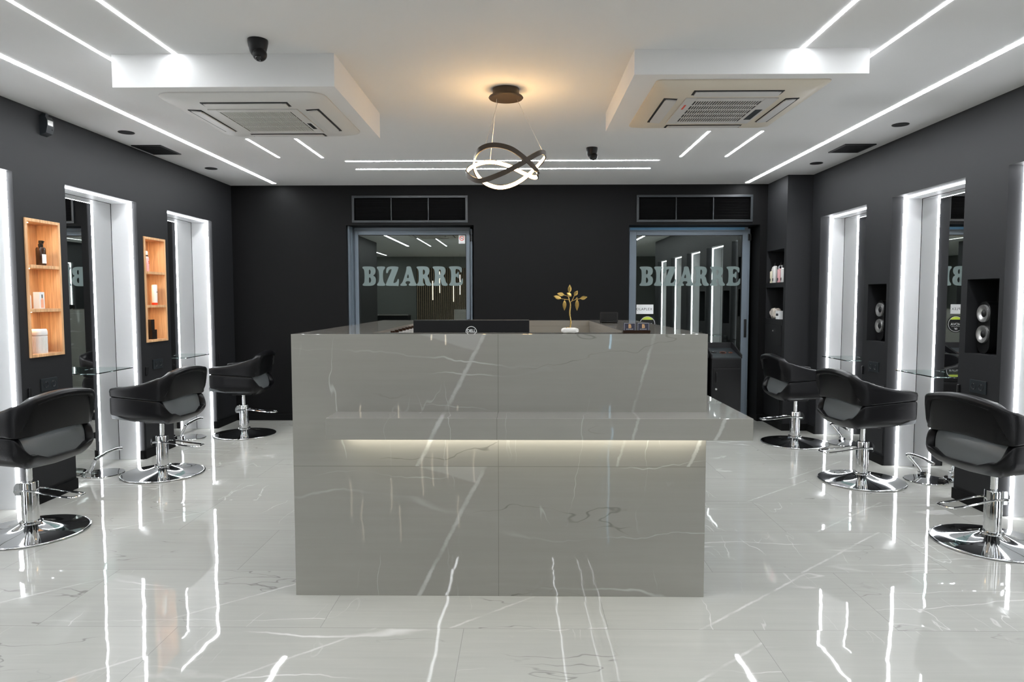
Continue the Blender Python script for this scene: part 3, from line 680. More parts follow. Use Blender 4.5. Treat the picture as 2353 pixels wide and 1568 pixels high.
def door(name, x0, x1, z1, gx0, gx1, gz1, side_l, film):
    o = thing(name, '', 'door'); del o['label']; del o['category']; o['kind'] = 'structure'
    mb = MB(); t = 0.05
    mb.box(x0 + 0.002, x0 + side_l, YD, YD + t, 0, z1 - 0.02, 0.003); mb.box(x1 - 0.055, x1 - 0.03, YD, YD + t, 0, z1 - 0.02, 0.003)
    mb.box(x0 + side_l, x1 - 0.055, YD, YD + t, z1 - 0.065, z1 - 0.002, 0.003)
    if not film: mb.box(x0 + 0.001, x0 + 0.020, YB + 0.06, YD, 0, z1 - 0.002, 0.003); mb.box(x0 + 0.020, x0 + 0.030, YB + 0.14, YD, 0, z1 - 0.002, 0.002)
    mb.build('outer_frame', M_frame, o)
    mb = MB(); f = -0.012
    mb.box(x0 + side_l + 0.004, gx0, YD + f, YD + 0.04, 0.004, gz1 + 0.045, 0.003); mb.box(gx1, x1 - 0.058, YD + f, YD + 0.04, 0.004, gz1 + 0.045, 0.003)
    mb.box(gx0, gx1, YD + f, YD + 0.04, gz1, gz1 + 0.045, 0.003); mb.box(gx0, gx1, YD + f, YD + 0.04, 0.004, 0.10, 0.003); leaf = mb.build('leaf_frame', M_frame, o)
    MB().box(gx0 - 0.002, gx1 + 0.002, YD + 0.004, YD + 0.010, 0.09, gz1 + 0.002).build('glass_pane', M_pane, o)
    mb = MB(); g = 0.006
    for a in ((gx0, gx0 + g, 0.1, gz1), (gx1 - g, gx1, 0.1, gz1), (gx0, gx1, gz1 - g, gz1)): mb.box(a[0], a[1], YD - 0.002, YD + 0.0035, a[2], a[3])
    mb.build('gasket', M_blk, o)
    for dx in (0.012, 0.033):
        mb = MB(); mb.box(x1 - 0.060 + dx - 0.012, x1 - 0.060 + dx + 0.002, YD - 0.028, YD - 0.001, 2.035, 2.11, 0.003); mb.build('hinge', M_blk, o)
    if film:
        MB().box(x0 + side_l + 0.01, x1 - 0.095, YD - 0.0015, YD - 0.0004, z1 - 0.034, z1 - 0.006).build('protective_film', M_film, o)
    mb = MB(); xh = x1 - 0.075; mb.tube([(xh, YD - 0.014, 0.94), (xh, YD - 0.020, 0.95), (xh, YD - 0.020, 1.12), (xh, YD - 0.014, 1.13)], 0.014, 10, smoothn=3); mb.build('door_handle', M_blk, o, True)
    return o
d1 = door('door_1', D1[0], D1[1], D1[2], -1.873, -0.632, 2.109, 0.034, False)
d2 = door('door_2', D2[0], D2[1], D2[2], 1.313, 2.520, 2.097, 0.035, True)
lettering(-1.832, 1.5256, YD + 0.0025, 0.002236, d1)
lettering(1.356, 1.5215, YD + 0.0025, 0.002220, d2)
# corridor beyond the doors: dark wall and side returns
struct(MB().box(-3.2, 3.2, 9.3, 9.45, 0, 2.9).build('wall_corridor', M_blkm))
struct(MB().box(-3.2, 3.2, YB + 0.31, 9.3, 2.80, 2.9).build('ceiling_corridor', M_blkm))

o = thing('no_smoking_sign', 'small white and red no smoking sign in the corner of the left door glass', 'sign', (-0.683, YD + 0.0025, 2.056))
MB().box(-0.036, 0.036, -0.001, 0.0005, -0.048, 0.048).build('sign_card', M_pap, o)
MB().lathe([(0.021, 0), (0.021, 0.0008), (0.027, 0.0008), (0.027, 0)], 32, (0, -0.001, 0.012), Matrix.Rotation(PI / 2, 4, 'X')).build('red_ring', M_red, o)
mb = MB(); t_ = bmesh.new(); bmesh.ops.create_cube(t_, size=1); mb.merge(t_, Matrix.Translation((0, -0.0016, 0.012)) @ Matrix.Rotation(0.78, 4, 'Y') @ Matrix.Diagonal((0.044, 0.0006, 0.004, 1))); mb.build('red_bar', M_red, o)
mb = MB(); mb.box(-0.014, 0.010, -0.0014, -0.001, 0.009, 0.014); mb.box(0.010, 0.014, -0.0014, -0.001, 0.014, 0.022); mb.build('cigarette', M_blk, o)
mb = MB(); mb.box(-0.028, 0.028, -0.0014, -0.001, -0.036, -0.033); mb.box(-0.022, 0.022, -0.0014, -0.001, -0.042, -0.040); mb.build('small_print', M_acg, o)
o = thing('product_sticker', 'white rectangular sticker with grey capital letters on the right door glass', 'sticker', (1.421, YD + 0.0025, 1.254))
MB().box(-0.097, 0.097, -0.001, 0.0005, -0.054, 0.054).build('sticker_sheet', M_pap, o)
text_mesh('OLAPLEX', 0.041, Matrix.Translation((-0.008, -0.0012, 0)) @ RX90, M_sock, 'printed_name', o, 0.0002, 1.12)
o = thing('round_sticker', 'round black sticker with lime green top on the right door glass', 'sticker', (1.451, YD + 0.0025, 1.083))
MB().cyl(0.098, -0.0005, 0.0008, n=48, M=Matrix.Rotation(PI / 2, 4, 'X')).build('disc', M_blk, o)
MB().lathe([(0.084, 0.0008), (0.084, 0.0014), (0.088, 0.0014), (0.088, 0.0008)], 48, M=Matrix.Rotation(PI / 2, 4, 'X')).build('white_ring', M_pap, o)
P = [(0.080 * math.cos(a), 0.080 * math.sin(a) + 0.004) for a in [0.62 + (PI - 1.24) * k / 20 for k in range(21)]]
MB().prism(P, 0.0009, 0.0016, RX90).build('green_fruit', M_green, o)
text_mesh('NOVA', 0.042, Matrix.Translation((0, -0.002, -0.004)) @ RX90, M_pap, 'printed_name', o, 0.0002, 1.0)
text_mesh('or', 0.040, Matrix.Translation((0, -0.002, -0.052)) @ RX90, M_pap, 'printed_word', o, 0.0002, 1.0, 0.0006)
MB().box(-0.052, 0.052, -0.0018, -0.0009, -0.0295, -0.027).build('white_line', M_pap, o)

# louvred ventilation grilles above the doors
def grille(x0, x1, z0, z1, label):
    o = thing('ventilation_grille', label, 'ventilation grille', ((x0 + x1) / 2, YB, z0), group='louvred grilles above the doors')
    W = (x1 - x0) / 2; H = z1 - z0; f = 0.026; e = 0.010
    mb = MB()
    mb.box(-W - e, W + e, -0.012, 0, -e, f - e, .002); mb.box(-W - e, W + e, -0.012, 0, H - f + e, H + e, .002); mb.box(-W - e, -W + f - e, -0.012, 0, f - e, H - f + e, .002); mb.box(W - f + e, W + e, -0.012, 0, f - e, H - f + e, .002)
    w3 = (2 * W - 2 * f + 2 * e) / 3
    for k in (1, 2): xx = -W + f - e + w3 * k; mb.box(xx - 0.005, xx + 0.005, -0.012, 0, f - e, H - f + e, .001)
    mb.build('frame', M_sock, o)
    for k in range(3):
        a = -W + f - e + w3 * k + 0.006; b = a + w3 - 0.012; mb = MB(); n = 13
        for j in range(n):
            z = f + (H - 2 * f) * (j + 0.5) / n
            t_ = bmesh.new(); bmesh.ops.create_cube(t_, size=1); mb.merge(t_, Matrix.Translation(((a + b) / 2, 0.012, z)) @ Matrix.Rotation(-0.7, 4, 'X') @ Matrix.Diagonal((b - a, 0.022, 0.0016, 1)))
        mb.build('louvre_panel', M_blk, o)
    return o
grille(V1[0], V1[1], V1[2], V1[3], 'black louvred ventilation grille above the left glass door')
grille(V2[0], V2[1], V2[2], V2[3], 'black louvred ventilation grille above the right glass door')

# ------------------------------------------------------------------ ceiling cassettes
def cassette(cx_, cy_, z, hw, hd, style, label):
    o = thing('ceiling_air_conditioner', label, 'air conditioner', (cx_, cy_, z))
    body = M_acw if style == 'a' else M_acy
    r = 0.09 if style == 'a' else 0.03
    # stepped panel: wide flange, sloped towards a lower centre
    def rr(hx, hy, r, n=6):
        P = []
        for ax, ay, a0 in ((hx - r, hy - r, 0), (-hx + r, hy - r, PI / 2), (-hx + r, -hy + r, PI), (hx - r, -hy + r, 1.5 * PI)):
            for k in range(n + 1): a = a0 + PI / 2 * k / n; P.append((ax + r * math.cos(a), ay + r * math.sin(a)))
        return P
    t = bmesh.new(); lv = []
    gx, gy = hw * 0.56, hd * 0.56
    for hx, hy, rad, zz in ((hw, hd, r, 0.0), (hw, hd, r, -0.006), (hw * 0.985, hd * 0.985, r, -0.012), (hw * 0.86, hd * 0.86, r * 0.8, -0.030), (hw * 0.66, hd * 0.66, r * 0.6, -0.034), (gx, gy, 0.02, -0.034), (gx, gy, 0.02, -0.020)):
        lv.append([t.verts.new((x, y, zz)) for x, y in rr(hx, hy, min(rad, 0.9 * min(hx, hy)))])
    for A, Bq in zip(lv, lv[1:]):
        for i in range(len(A)): j = (i + 1) % len(A); t.faces.new((A[i], A[j], Bq[j], Bq[i]))
    t.faces.new(lv[-1])
    mb = MB(); mb.merge(t); mb.build('panel', body, o, True, ang=25)
    # four outlet slots with flaps
    for k in range(4):
        a = k * PI / 2; M = Matrix.Rotation(a, 4, 'Z'); L = 0.5 * (hw if k % 2 == 0 else hd) ; d = 0.735 * (hd if k % 2 == 0 else hw)
        mb = MB(); tb = MB(); tb.box(-L - 0.012, L + 0.012, d - 0.038, d + 0.038, -0.0345, -0.024); mb.merge(tb.bm, M); sl = mb.build('outlet_slot', M_blkm, o)
        mb = MB(); tb = MB()
        th = bmesh.new(); bmesh.ops.create_cube(th, size=1); bmesh.ops.bevel(th, geom=list(th.edges), offset=0.04, segments=2, affect='EDGES')
        tb.merge(th, Matrix.Translation((0, d - 0.004, -0.0385)) @ Matrix.Rotation(0.10, 4, 'X') @ Matrix.Diagonal((2 * L, 0.062, 0.006, 1)))
        mb.merge(tb.bm, M); mb.build('air_flap', body if style == 'a' else M_acg, sl)
    # return-air grille
    MB().box(-gx + 0.012, gx - 0.012, -gy + 0.012, gy - 0.012, -0.0372, -0.0205).build('filter', M_blkm, o)
    mb = MB(); b = 0.045 if style == 'a' else 0.05
    bxx = (0.05, 0.05) if style == 'a' else (0.06, 0.075)
    mb.box(-gx + .001, -gx + bxx[0], -gy + .001, gy - .001, -0.040, -0.026, .002); mb.box(gx - bxx[1], gx - .001, -gy + .001, gy - .001, -0.040, -0.026, .002)
    mb.box(-gx + bxx[0], gx - bxx[1], -gy + .001, -gy + b, -0.040, -0.026, .002); mb.box(-gx + bxx[0], gx - bxx[1], gy - b, gy - .001, -0.040, -0.026, .002)
    xa, xb = -gx + bxx[0], gx - bxx[1]
    if style == 'a':
        n, rows, hw_, hr_ = 36, 4, 0.0036, 0.0022
    else:
        n, rows, hw_, hr_ = 27, 5, 0.0029, 0.008
    for j in range(1, n): x = xa + (xb - xa) * j / n; mb.box(x - hw_, x + hw_, -gy + b, gy - b, -0.0392, -0.0372)
    for j in range(1, rows): y = -gy + b + (2 * gy - 2 * b) * j / rows; mb.box(xa, xb, y - hr_, y + hr_, -0.0393, -0.0371)
    mb.build('intake_grille', M_acw if style == 'a' else M_acg, o)
    if style == 'a':
        MB().box(gx - 0.036, gx - 0.014, 0.03, 0.16, -0.0415, -0.040).build('badge', M_blk, o)
    else:
        MB().box(gx - 0.055, gx - 0.015, -0.05, 0.17, -0.0415, -0.040).build('badge', M_sock, o)
        mb = MB(); mb.box(-gx + 0.02, -gx + 0.03, -0.15, -0.06, -0.0408, -0.040); mb.build('red_mark', M_red, o)
    return o
cassette(-1.505, 4.13, BL[4], 0.452, 0.468, 'a', 'white ceiling air conditioner with fine grille in the left bulkhead')
cassette(1.160, 4.11, BR[4], 0.455, 0.480, 'b', 'yellowed ceiling air conditioner with slotted grille in the right bulkhead')

# flush speakers, square vents, cameras and alarm sensor
def flush(x, y, label):
    o = thing('ceiling_speaker', label, 'ceiling speaker', (x, y, ZC), group='flush round ceiling speakers')
    MB().cyl(0.058, -0.005, 0.0, n=32, bev=0.002).build('rim', M_blk, o, True); MB().cyl(0.050, -0.006, -0.0048, n=32).build('mesh_cover', M_blkm, o)
flush(-2.990, 5.215, 'round black flush ceiling speaker on the left, nearer than the square vent')
flush(-2.995, 6.642, 'round black flush ceiling speaker on the left, beyond the square vent')
flush(2.751, 5.080, 'round black flush ceiling speaker on the right, nearer than the square vent')
flush(2.750, 6.492, 'round black flush ceiling speaker on the right, beyond the square vent')
def cvent(x0, x1, y0, y1, label):
    o = thing('ceiling_vent', label, 'vent', ((x0 + x1) / 2, (y0 + y1) / 2, ZC), group='square black ceiling vents')
    W, H = (x1 - x0) / 2, (y1 - y0) / 2
    mb = MB(); f = 0.018
    for q_ in ((-W, W, -H, -H + f), (-W, W, H - f, H), (-W, -W + f, -H + f, H - f), (W - f, W, -H + f, H - f)): mb.box(*q_, -0.008, 0, 0.002)
    mb.build('frame', M_blk, o)
    mb = MB(); n = 16
    for j in range(n): y = -H + f + (2 * H - 2 * f) * (j + .5) / n; mb.box(-W + f, W - f, y - 0.003, y + 0.003, -0.006, -0.001)
    for j in range(12): x = -W + f + (2 * W - 2 * f) * (j + .5) / 12; mb.box(x - 0.0015, x + 0.0015, -H + f, H - f, -0.0065, -0.001)
    mb.build('grid', M_blkm, o); MB().box(-W + f, W - f, -H + f, H - f, -0.001, 0).build('backing', M_blk, o)
cvent(-3.200, -2.955, 5.640, 5.985, 'square black ceiling vent near the left wall')
cvent(2.645, 2.900, 5.700, 6.015, 'square black ceiling vent near the right wall')
def turret(x, y, sc, label):
    o = thing('security_camera', label, 'camera', (x, y, ZC))
    MB().lathe([(0, 0), (0.048 * sc, 0), (0.048 * sc, -0.012 * sc), (0.045 * sc, -0.03 * sc), (0.038 * sc, -0.058 * sc), (0.030 * sc, -0.072 * sc), (0, -0.076 * sc)], 28).build('housing', M_blk, o, True)
    t_ = bmesh.new(); bmesh.ops.create_uvsphere(t_, u_segments=24, v_segments=14, radius=0.034 * sc); mb = MB(); mb.merge(t_, Matrix.Translation((0.012 * sc, -0.010 * sc, -0.072 * sc))); b = mb.build('ball', M_blk, o, True)
    Mx = Matrix.Rotation(2.45, 4, 'X') @ Matrix.Identity(4)
    MB().lathe([(0, 0.001), (0.010 * sc, 0.001), (0.013 * sc, 0.004), (0.016 * sc, 0.0), (0.016 * sc, -0.006)], 20, (0.014 * sc, -0.030 * sc, -0.098 * sc), Mx).build('lens', M_screen, o, True)
turret(-1.287, 3.40, 1.0, 'black turret security camera on the ceiling in front of the left bulkhead')
turret(0.590, 5.81, 1.0, 'black turret security camera on the ceiling right of the pendant lamp')
o = thing('alarm_sensor', 'dark grey motion sensor high on the left wall', 'sensor', (XL, 4.655, 2.475))
mb = MB(); mb.prism([(0, 0), (0.042, 0.018), (0.052, 0.06), (0.052, 0.105), (0.040, 0.128), (0, 0.132)], -0.034, 0.034, Matrix(((1, 0, 0, 0), (0, 0, 1, 0), (0, 1, 0, 0), (0, 0, 0, 1)))); mb.build('housing', M_sock, o)
MB().box(0.046, 0.055, -0.028, 0.022, 0.066, 0.102, .003).build('sensor_window', M_steel, o)
MB().lathe([(0, 0.003), (0.005, 0.002), (0.006, 0)], 16, (0.049, 0.02, 0.045), Matrix.Rotation(PI / 2, 4, 'Y')).build('lens', M_blk, o)
mb = MB(); mb.box(0, 0.03, -0.015, 0.015, 0.132, 0.150, .003); mb.build('bracket', M_sock, o)

# ------------------------------------------------------------------ pendant lamp
lo = thing('pendant_lamp', 'looping bronze ring pendant lamp with warm glow over the desk', 'lamp', (-0.093, 4.20, ZC))
mb = MB(); mb.lathe([(0, 0), (0.080, 0), (0.080, -0.038), (0.100, -0.044), (0.105, -0.052), (0.100, -0.058), (0, -0.060)], 40); mb.build('canopy', M_bronze, lo, True)
K = 0.000478     # metres per traced unit
trace = [(190,1240,-1),(350,1340,-1),(600,1270,-1),(850,1150,-1),(1050,1025,-1),(1150,985,-1),(1185,1035,1),(1090,1150,1),(950,1280,1),(780,1385,1),(600,1425,1),(430,1375,1),(315,1260,1),(278,1120,1),
         (350,965,-1),(520,895,-1),(750,935,-1),(950,1075,-1),(1070,1200,-1),(1100,1275,-1),(1040,1300,1),(900,1245,1),(700,1150,1),(480,1105,1),(290,1145,1)]
xc = 690.0; RR = 0.235; L3 = []
import itertools
for (px, py, sg) in trace:
    dx = (px - xc) * K; dy = sg * math.sqrt(max(0.0, RR * RR - dx * dx)) * 0.9
    kk = 1 + dy / 4.2
    X_ = 0.0 + dx * kk
    zpx = 180 + py / 5.6                     # image row of this point
    Zw = 1.37 - (zpx - 688) * (4.20 + dy) / 1569 * 1.0 - ZC
    L3.append(Vector((X_, dy, Zw + 0.0)))
pts = crom(L3, 8, True); n_ = len(pts)
def band(profile):
    t = bmesh.new(); rings = []
    for i, p in enumerate(pts):
        T = (pts[(i + 1) % n_] - pts[i - 1]).normalized(); N = Vector((p.x, p.y, 0.0)); N = (N - T * N.dot(T)).normalized(); Bv = T.cross(N)
        if Bv.z < 0: Bv = -Bv
        rings.append([t.verts.new(p + N * a + Bv * b) for a, b in profile])
    m_ = len(profile)
    for i in range(n_):
        A, Bq = rings[i], rings[(i + 1) % n_]
        for k in range(m_): t.faces.new((A[k], A[(k + 1) % m_], Bq[(k + 1) % m_], Bq[k]))
    mb = MB(); mb.merge(t); return mb
band([(0.006, -0.014), (0.006, 0.014), (-0.002, 0.014), (-0.002, 0.0125), (0.003, 0.0125), (0.003, -0.0125), (-0.002, -0.0125), (-0.002, -0.014)]).build('ring_band', M_bronze, lo, True)
band([(0.0025, -0.0105), (0.0025, 0.0105), (-0.002, 0.0105), (-0.004, 0.008), (-0.004, -0.008), (-0.002, -0.0105)]).build('light_diffuser', M_warm, lo, True)
for ci, a, b in ((0, (-0.045, 0.01, -0.06), 15), (1, (-0.055, -0.01, -0.06), 23), (2, (0.066, 0.0, -0.06), 5)):
    q_ = L3[b] if ci else Vector((L3[14].lerp(L3[15], 0.5).x, L3[14].lerp(L3[15], 0.5).y, L3[14].lerp(L3[15], 0.62).z)); mb = MB(); mb.tube([a, (q_.x, q_.y, q_.z + 0.013)], 0.0011, 6); mb.build('suspension_wire', M_steel, lo)

# ------------------------------------------------------------------ reception desk
DX0, DX1, DY, DH = -1.045, 0.839, 3.077, 1.213
dk = thing('reception_desk', 'large grey marble reception desk with glowing front shelf in mid room', 'desk', (0, 0, 0))
MB().box(DX0, DX1, DY, DY + 0.04, 0.0, DH, 0.0015).build('front_panel', M_desk, dk)
MB().box(DX0, DX0 + 0.04, DY + 0.04, 5.15, 0.0, DH - 0.04, 0.0015).build('side_panel', M_desk2, dk)
MB().box(DX1 - 0.04, DX1, DY + 0.04, 5.15, 0.0, DH - 0.04, 0.0015).build('side_panel', M_desk2, dk)
MB().box(DX0 + 0.04, DX1 - 0.04, 5.11, 5.15, 0.0, DH - 0.04, 0.0015).build('rear_panel', M_desk2, dk)
mb = MB(); mb.box(DX0, DX1, DY + 0.04, DY + 0.15, DH - 0.04, DH - 0.0003, 0.001); mb.box(DX0, -0.70, DY + 0.15, 5.15, DH - 0.04, DH - 0.0003, 0.001)
mb.box(0.50, DX1, DY + 0.15, 5.15, DH - 0.04, DH - 0.0003, 0.001); mb.box(-0.70, 0.50, 5.05, 5.15, DH - 0.04, DH - 0.0003, 0.001); mb.build('counter_top', M_desk2, dk)
mb = MB(); mb.box(-0.74, -0.70, DY + 0.15, 5.05, 0.0, DH - 0.04); mb.box(0.50, 0.54, DY + 0.15, 5.05, 0.0, DH - 0.04); mb.box(-0.70, 0.50, 5.03, 5.07, 0.0, DH - 0.04); mb.build('inner_lining', M_desk2, dk)
MB().box(-0.70, 0.50, DY + 0.04, 3.95, 0.72, 0.75).build('worktop', M_desk2, dk)
SX0, SX1, SY, SZ0, SZ1 = -0.842, 0.990, 2.900, 0.766, 0.860
mb = MB(); mb.prism([(SX0, SY), (SX1, SY), (SX1, 4.7), (DX1 + 0.0005, 4.7), (DX1 + 0.0005, DY - 0.0005), (SX0, DY - 0.0005)], SZ0, SZ1); bmesh.ops.bevel(mb.bm, geom=list(mb.bm.edges), offset=0.0012, segments=1, affect='EDGES')
mb.build('front_shelf', M_desk, dk)
MB().box(-0.80, 0.832, 3.030, 3.058, SZ0 - 0.008, SZ0 - 0.0003).build('light_strip', M_leddesk, dk)

# things on the desk
o = thing('computer_monitor', 'black computer monitor seen from behind, behind the desk front', 'monitor', (-0.25, 3.42, 0.75))
MB().box(-0.290, 0.290, -0.018, 0.018, 0.165, 0.517, 0.004).build('display_housing', M_blkm, o)
MB().box(-0.280, 0.280, 0.018, 0.020, 0.175, 0.507).build('screen', M_screen, o)
mb = MB(); mb.box(-0.03, 0.03, 0.0, 0.03, 0.012, 0.30, .004); mb.build('stand', M_blk, o); MB().box(-0.11, 0.11, -0.08, 0.10, 0, 0.012, .003).build('foot', M_blk, o)
MB().lathe([(0.0245, 0), (0.0245, 0.0008), (0.028, 0.0008), (0.028, 0)], 40, (0, -0.0182, 0.458), Matrix.Rotation(PI / 2, 4, 'X')).build('logo_ring', M_pap, o)
text_mesh('DELL', 0.021, Matrix.Translation((0, -0.0188, 0.462)) @ RX90, M_pap, 'logo_letters', o, 0.0003, 0.92, 0.0007)

o = thing('ornamental_tree', 'small golden metal olive tree on a white stone base on the desk', 'ornament', (0.224, 3.152, DH))
lumpy(MB(), 0.040, 0.028, 0.026, 5, 0.04).build('stone_base', M_stone, o, True)
mb = MB(); mb.tube([(0, 0, 0.022), (0.004, 0.0, 0.05), (-0.001, 0.001, 0.09), (0.002, 0, 0.13), (-0.004, 0, 0.152), (-0.007, 0, 0.172), (-0.003, 0, 0.187)], lambda t: 0.0036 - 0.0016 * t, 8, smoothn=5)
mb.tube([(0.0, 0, 0.022), (0.013, -0.004, 0.024), (0.020, -0.008, 0.022)], 0.0022, 6, smoothn=3); mb.tube([(0.0, 0, 0.024), (-0.012, -0.006, 0.027), (-0.020, -0.01, 0.0235)], 0.0022, 6, smoothn=3)
mb.build('trunk', M_gold, o, True)
br = [((-0.003, 0, 0.155), (-0.020, 0, 0.156), (-0.042, -0.002, 0.160)), ((0.0, 0, 0.142), (0.016, 0, 0.152), (0.048, 0.002, 0.160)), ((-0.005, 0, 0.165), (-0.014, 0.004, 0.172), (-0.028, 0.003, 0.176)),
      ((0.008, 0, 0.148), (0.014, 0.002, 0.160), (0.020, 0.002, 0.174)), ((0.026, 0, 0.155), (0.032, -0.003, 0.164), (0.032, -0.003, 0.155)), ((-0.020, 0, 0.157), (-0.024, -0.003, 0.156), (-0.025, -0.003, 0.151))]
mb = MB()
for a, b, c in br: mb.tube([a, b, c], 0.0013, 6, smoothn=4)
mb.build('branches', M_gold, o, True)
def leaf(base, tip, wd, parent):
    a, b = Vector(base), Vector(tip); d = b - a; L = d.length; d.normalize(); sd = Vector((d.z, 0.25, -d.x)).normalized(); nr = d.cross(sd)
    t = bmesh.new(); rows = []
    for i in range(9):
        u = i / 8; ww = wd * math.sin(PI * u ** 0.85) * 0.5; c = a + d * L * u
        rows.append([t.verts.new(c + sd * ww * k + nr * (0.0025 * (1 - abs(k)) + o_)) for k, o_ in ((-1, 0), (-0.5, 0), (0, 0), (0.5, 0), (1, 0))] + [t.verts.new(c + sd * ww * k - nr * 0.0008) for k in (0.5, 0, -0.5)])
    for A, Bq in zip(rows, rows[1:]):
        for k in range(8): t.faces.new((A[k], A[(k + 1) % 8], Bq[(k + 1) % 8], Bq[k]))
    mb = MB(); mb.merge(t); mb.build('leaf', M_gold, parent, True)
for bs, tp in (((-0.003, 0, 0.186), (-0.001, 0, 0.224)), ((-0.040, -0.002, 0.159), (-0.076, -0.004, 0.172)), ((-0.026, 0.003, 0.176), (-0.060, 0.004, 0.183)), ((0.006, -0.006, 0.170), (-0.016, -0.010, 0.186)),
               ((0.019, 0.002, 0.173), (0.036, 0.004, 0.196)), ((0.046, 0.002, 0.160), (0.080, 0.002, 0.167)), ((0.032, -0.003, 0.156), (0.032, -0.003, 0.104)), ((-0.025, -0.003, 0.152), (-0.026, -0.004, 0.105))):
    leaf(bs, tp, 0.018, o)

o = thing('card_holder', 'clear holder with two stacks of dark business cards on the desk', 'card holder', (0.530, 3.165, DH), 0.0)
mb = MB(); mb.box(-0.063, 0.063, -0.022, 0.022, 0, 0.006, .002); mb.box(-0.063, 0.063, -0.022, -0.020, 0.006, 0.014); mb.build('tray', M_brown, o)
for x in (-0.031, 0.031):
    MB().box(x - 0.028, x + 0.028, -0.018, -0.004, 0.0065, 0.048, .0008).build('card_stack', M_navy, o)
for x in (-0.031, 0.031):
    mb = MB(); z0, z1 = 0.010, 0.0465; y = -0.0185
    mb.box(x - 0.025, x + 0.025, y, -0.0179, z0, z0 + 0.0008); mb.box(x - 0.025, x + 0.025, y, -0.0179, z1 - 0.0008, z1); mb.box(x - 0.025, x - 0.0242, y, -0.0179, z0, z1); mb.box(x + 0.0242, x + 0.025, y, -0.0179, z0, z1)
    mb.build('card_border', M_pap, o)
    text_mesh('B', 0.024, Matrix.Translation((x, -0.0186, 0.032)) @ RX90, M_goldp, 'gold_letter', o, 0.0003, 1, 0.0010)
    text_mesh('BIZARRE', 0.0068, Matrix.Translation((x, -0.0186, 0.0185)) @ RX90, M_pap, 'printed_name', o, 0.0002, 1.25)
o = thing('payment_screen', 'small black tilted screen on the far right corner of the desk', 'screen', (0.578, 4.52, DH), -0.16)
mb = MB(); t_ = bmesh.new(); bmesh.ops.create_cube(t_, size=1); bmesh.ops.bevel(t_, geom=list(t_.edges), offset=0.05, segments=2, affect='EDGES'); mb.merge(t_, Matrix.Translation((0, 0, 0.040)) @ Matrix.Rotation(-0.25, 4, 'X') @ Matrix.Diagonal((0.118, 0.012, 0.066, 1))); mb.build('housing', M_blk, o)
mb = MB(); t_ = bmesh.new(); bmesh.ops.create_cube(t_, size=1); mb.merge(t_, Matrix.Translation((0, -0.0068, 0.0385)) @ Matrix.Rotation(-0.25, 4, 'X') @ Matrix.Diagonal((0.100, 0.001, 0.050, 1))); mb.build('display', M_screen, o)
mb = MB(); mb.box(-0.057, -0.048, 0.0, 0.045, 0, 0.020, .001); mb.box(0.048, 0.057, 0.0, 0.045, 0, 0.020, .001); mb.box(-0.048, 0.048, 0.035, 0.045, 0, 0.008, .001); mb.build('stand', M_blk, o)
# row of small colour tubes along the inner left edge
proto = None
for k in range(8):
    y = 4.34 - 0.112 * k
    lab = ['farthest', 'second', 'third', 'fourth', 'fifth', 'sixth', 'seventh', 'nearest'][k]
    lab = {0: 'grey tapered colour tube, closest to the monitor in the row inside the desk', 7: 'grey tapered colour tube, farthest left in the row inside the desk'}.get(k, 'grey tapered colour tube, %s from the monitor in the row inside the desk' % lab)
    if proto is None:
        proto = thing('colour_tube', lab, 'tube', (-0.672, y, DH - 0.065), group='colour tubes inside the desk')
        MB().lathe([(0, 0), (0.013, 0), (0.020, 0.040), (0.020, 0.044), (0, 0.044)], 14).build('body', M_acg, proto, True); MB().lathe([(0, 0.044), (0.012, 0.044), (0.012, 0.058), (0, 0.058)], 12).build('cap', M_brown, proto, True)
    else: dup(proto, (-0.672, y, DH - 0.065), label=lab)
o = thing('tube_rack', 'black rack holding small tubes inside the left edge of the desk', 'rack', (-0.672, 3.95, DH - 0.068)); MB().box(-0.0275, 0.024, -0.46, 0.44, 0, 0.003).build('ledge', M_blk, o); MB().box(-0.0275, -0.025, -0.46, 0.44, 0.003, 0.030).build('rail', M_blk, o)

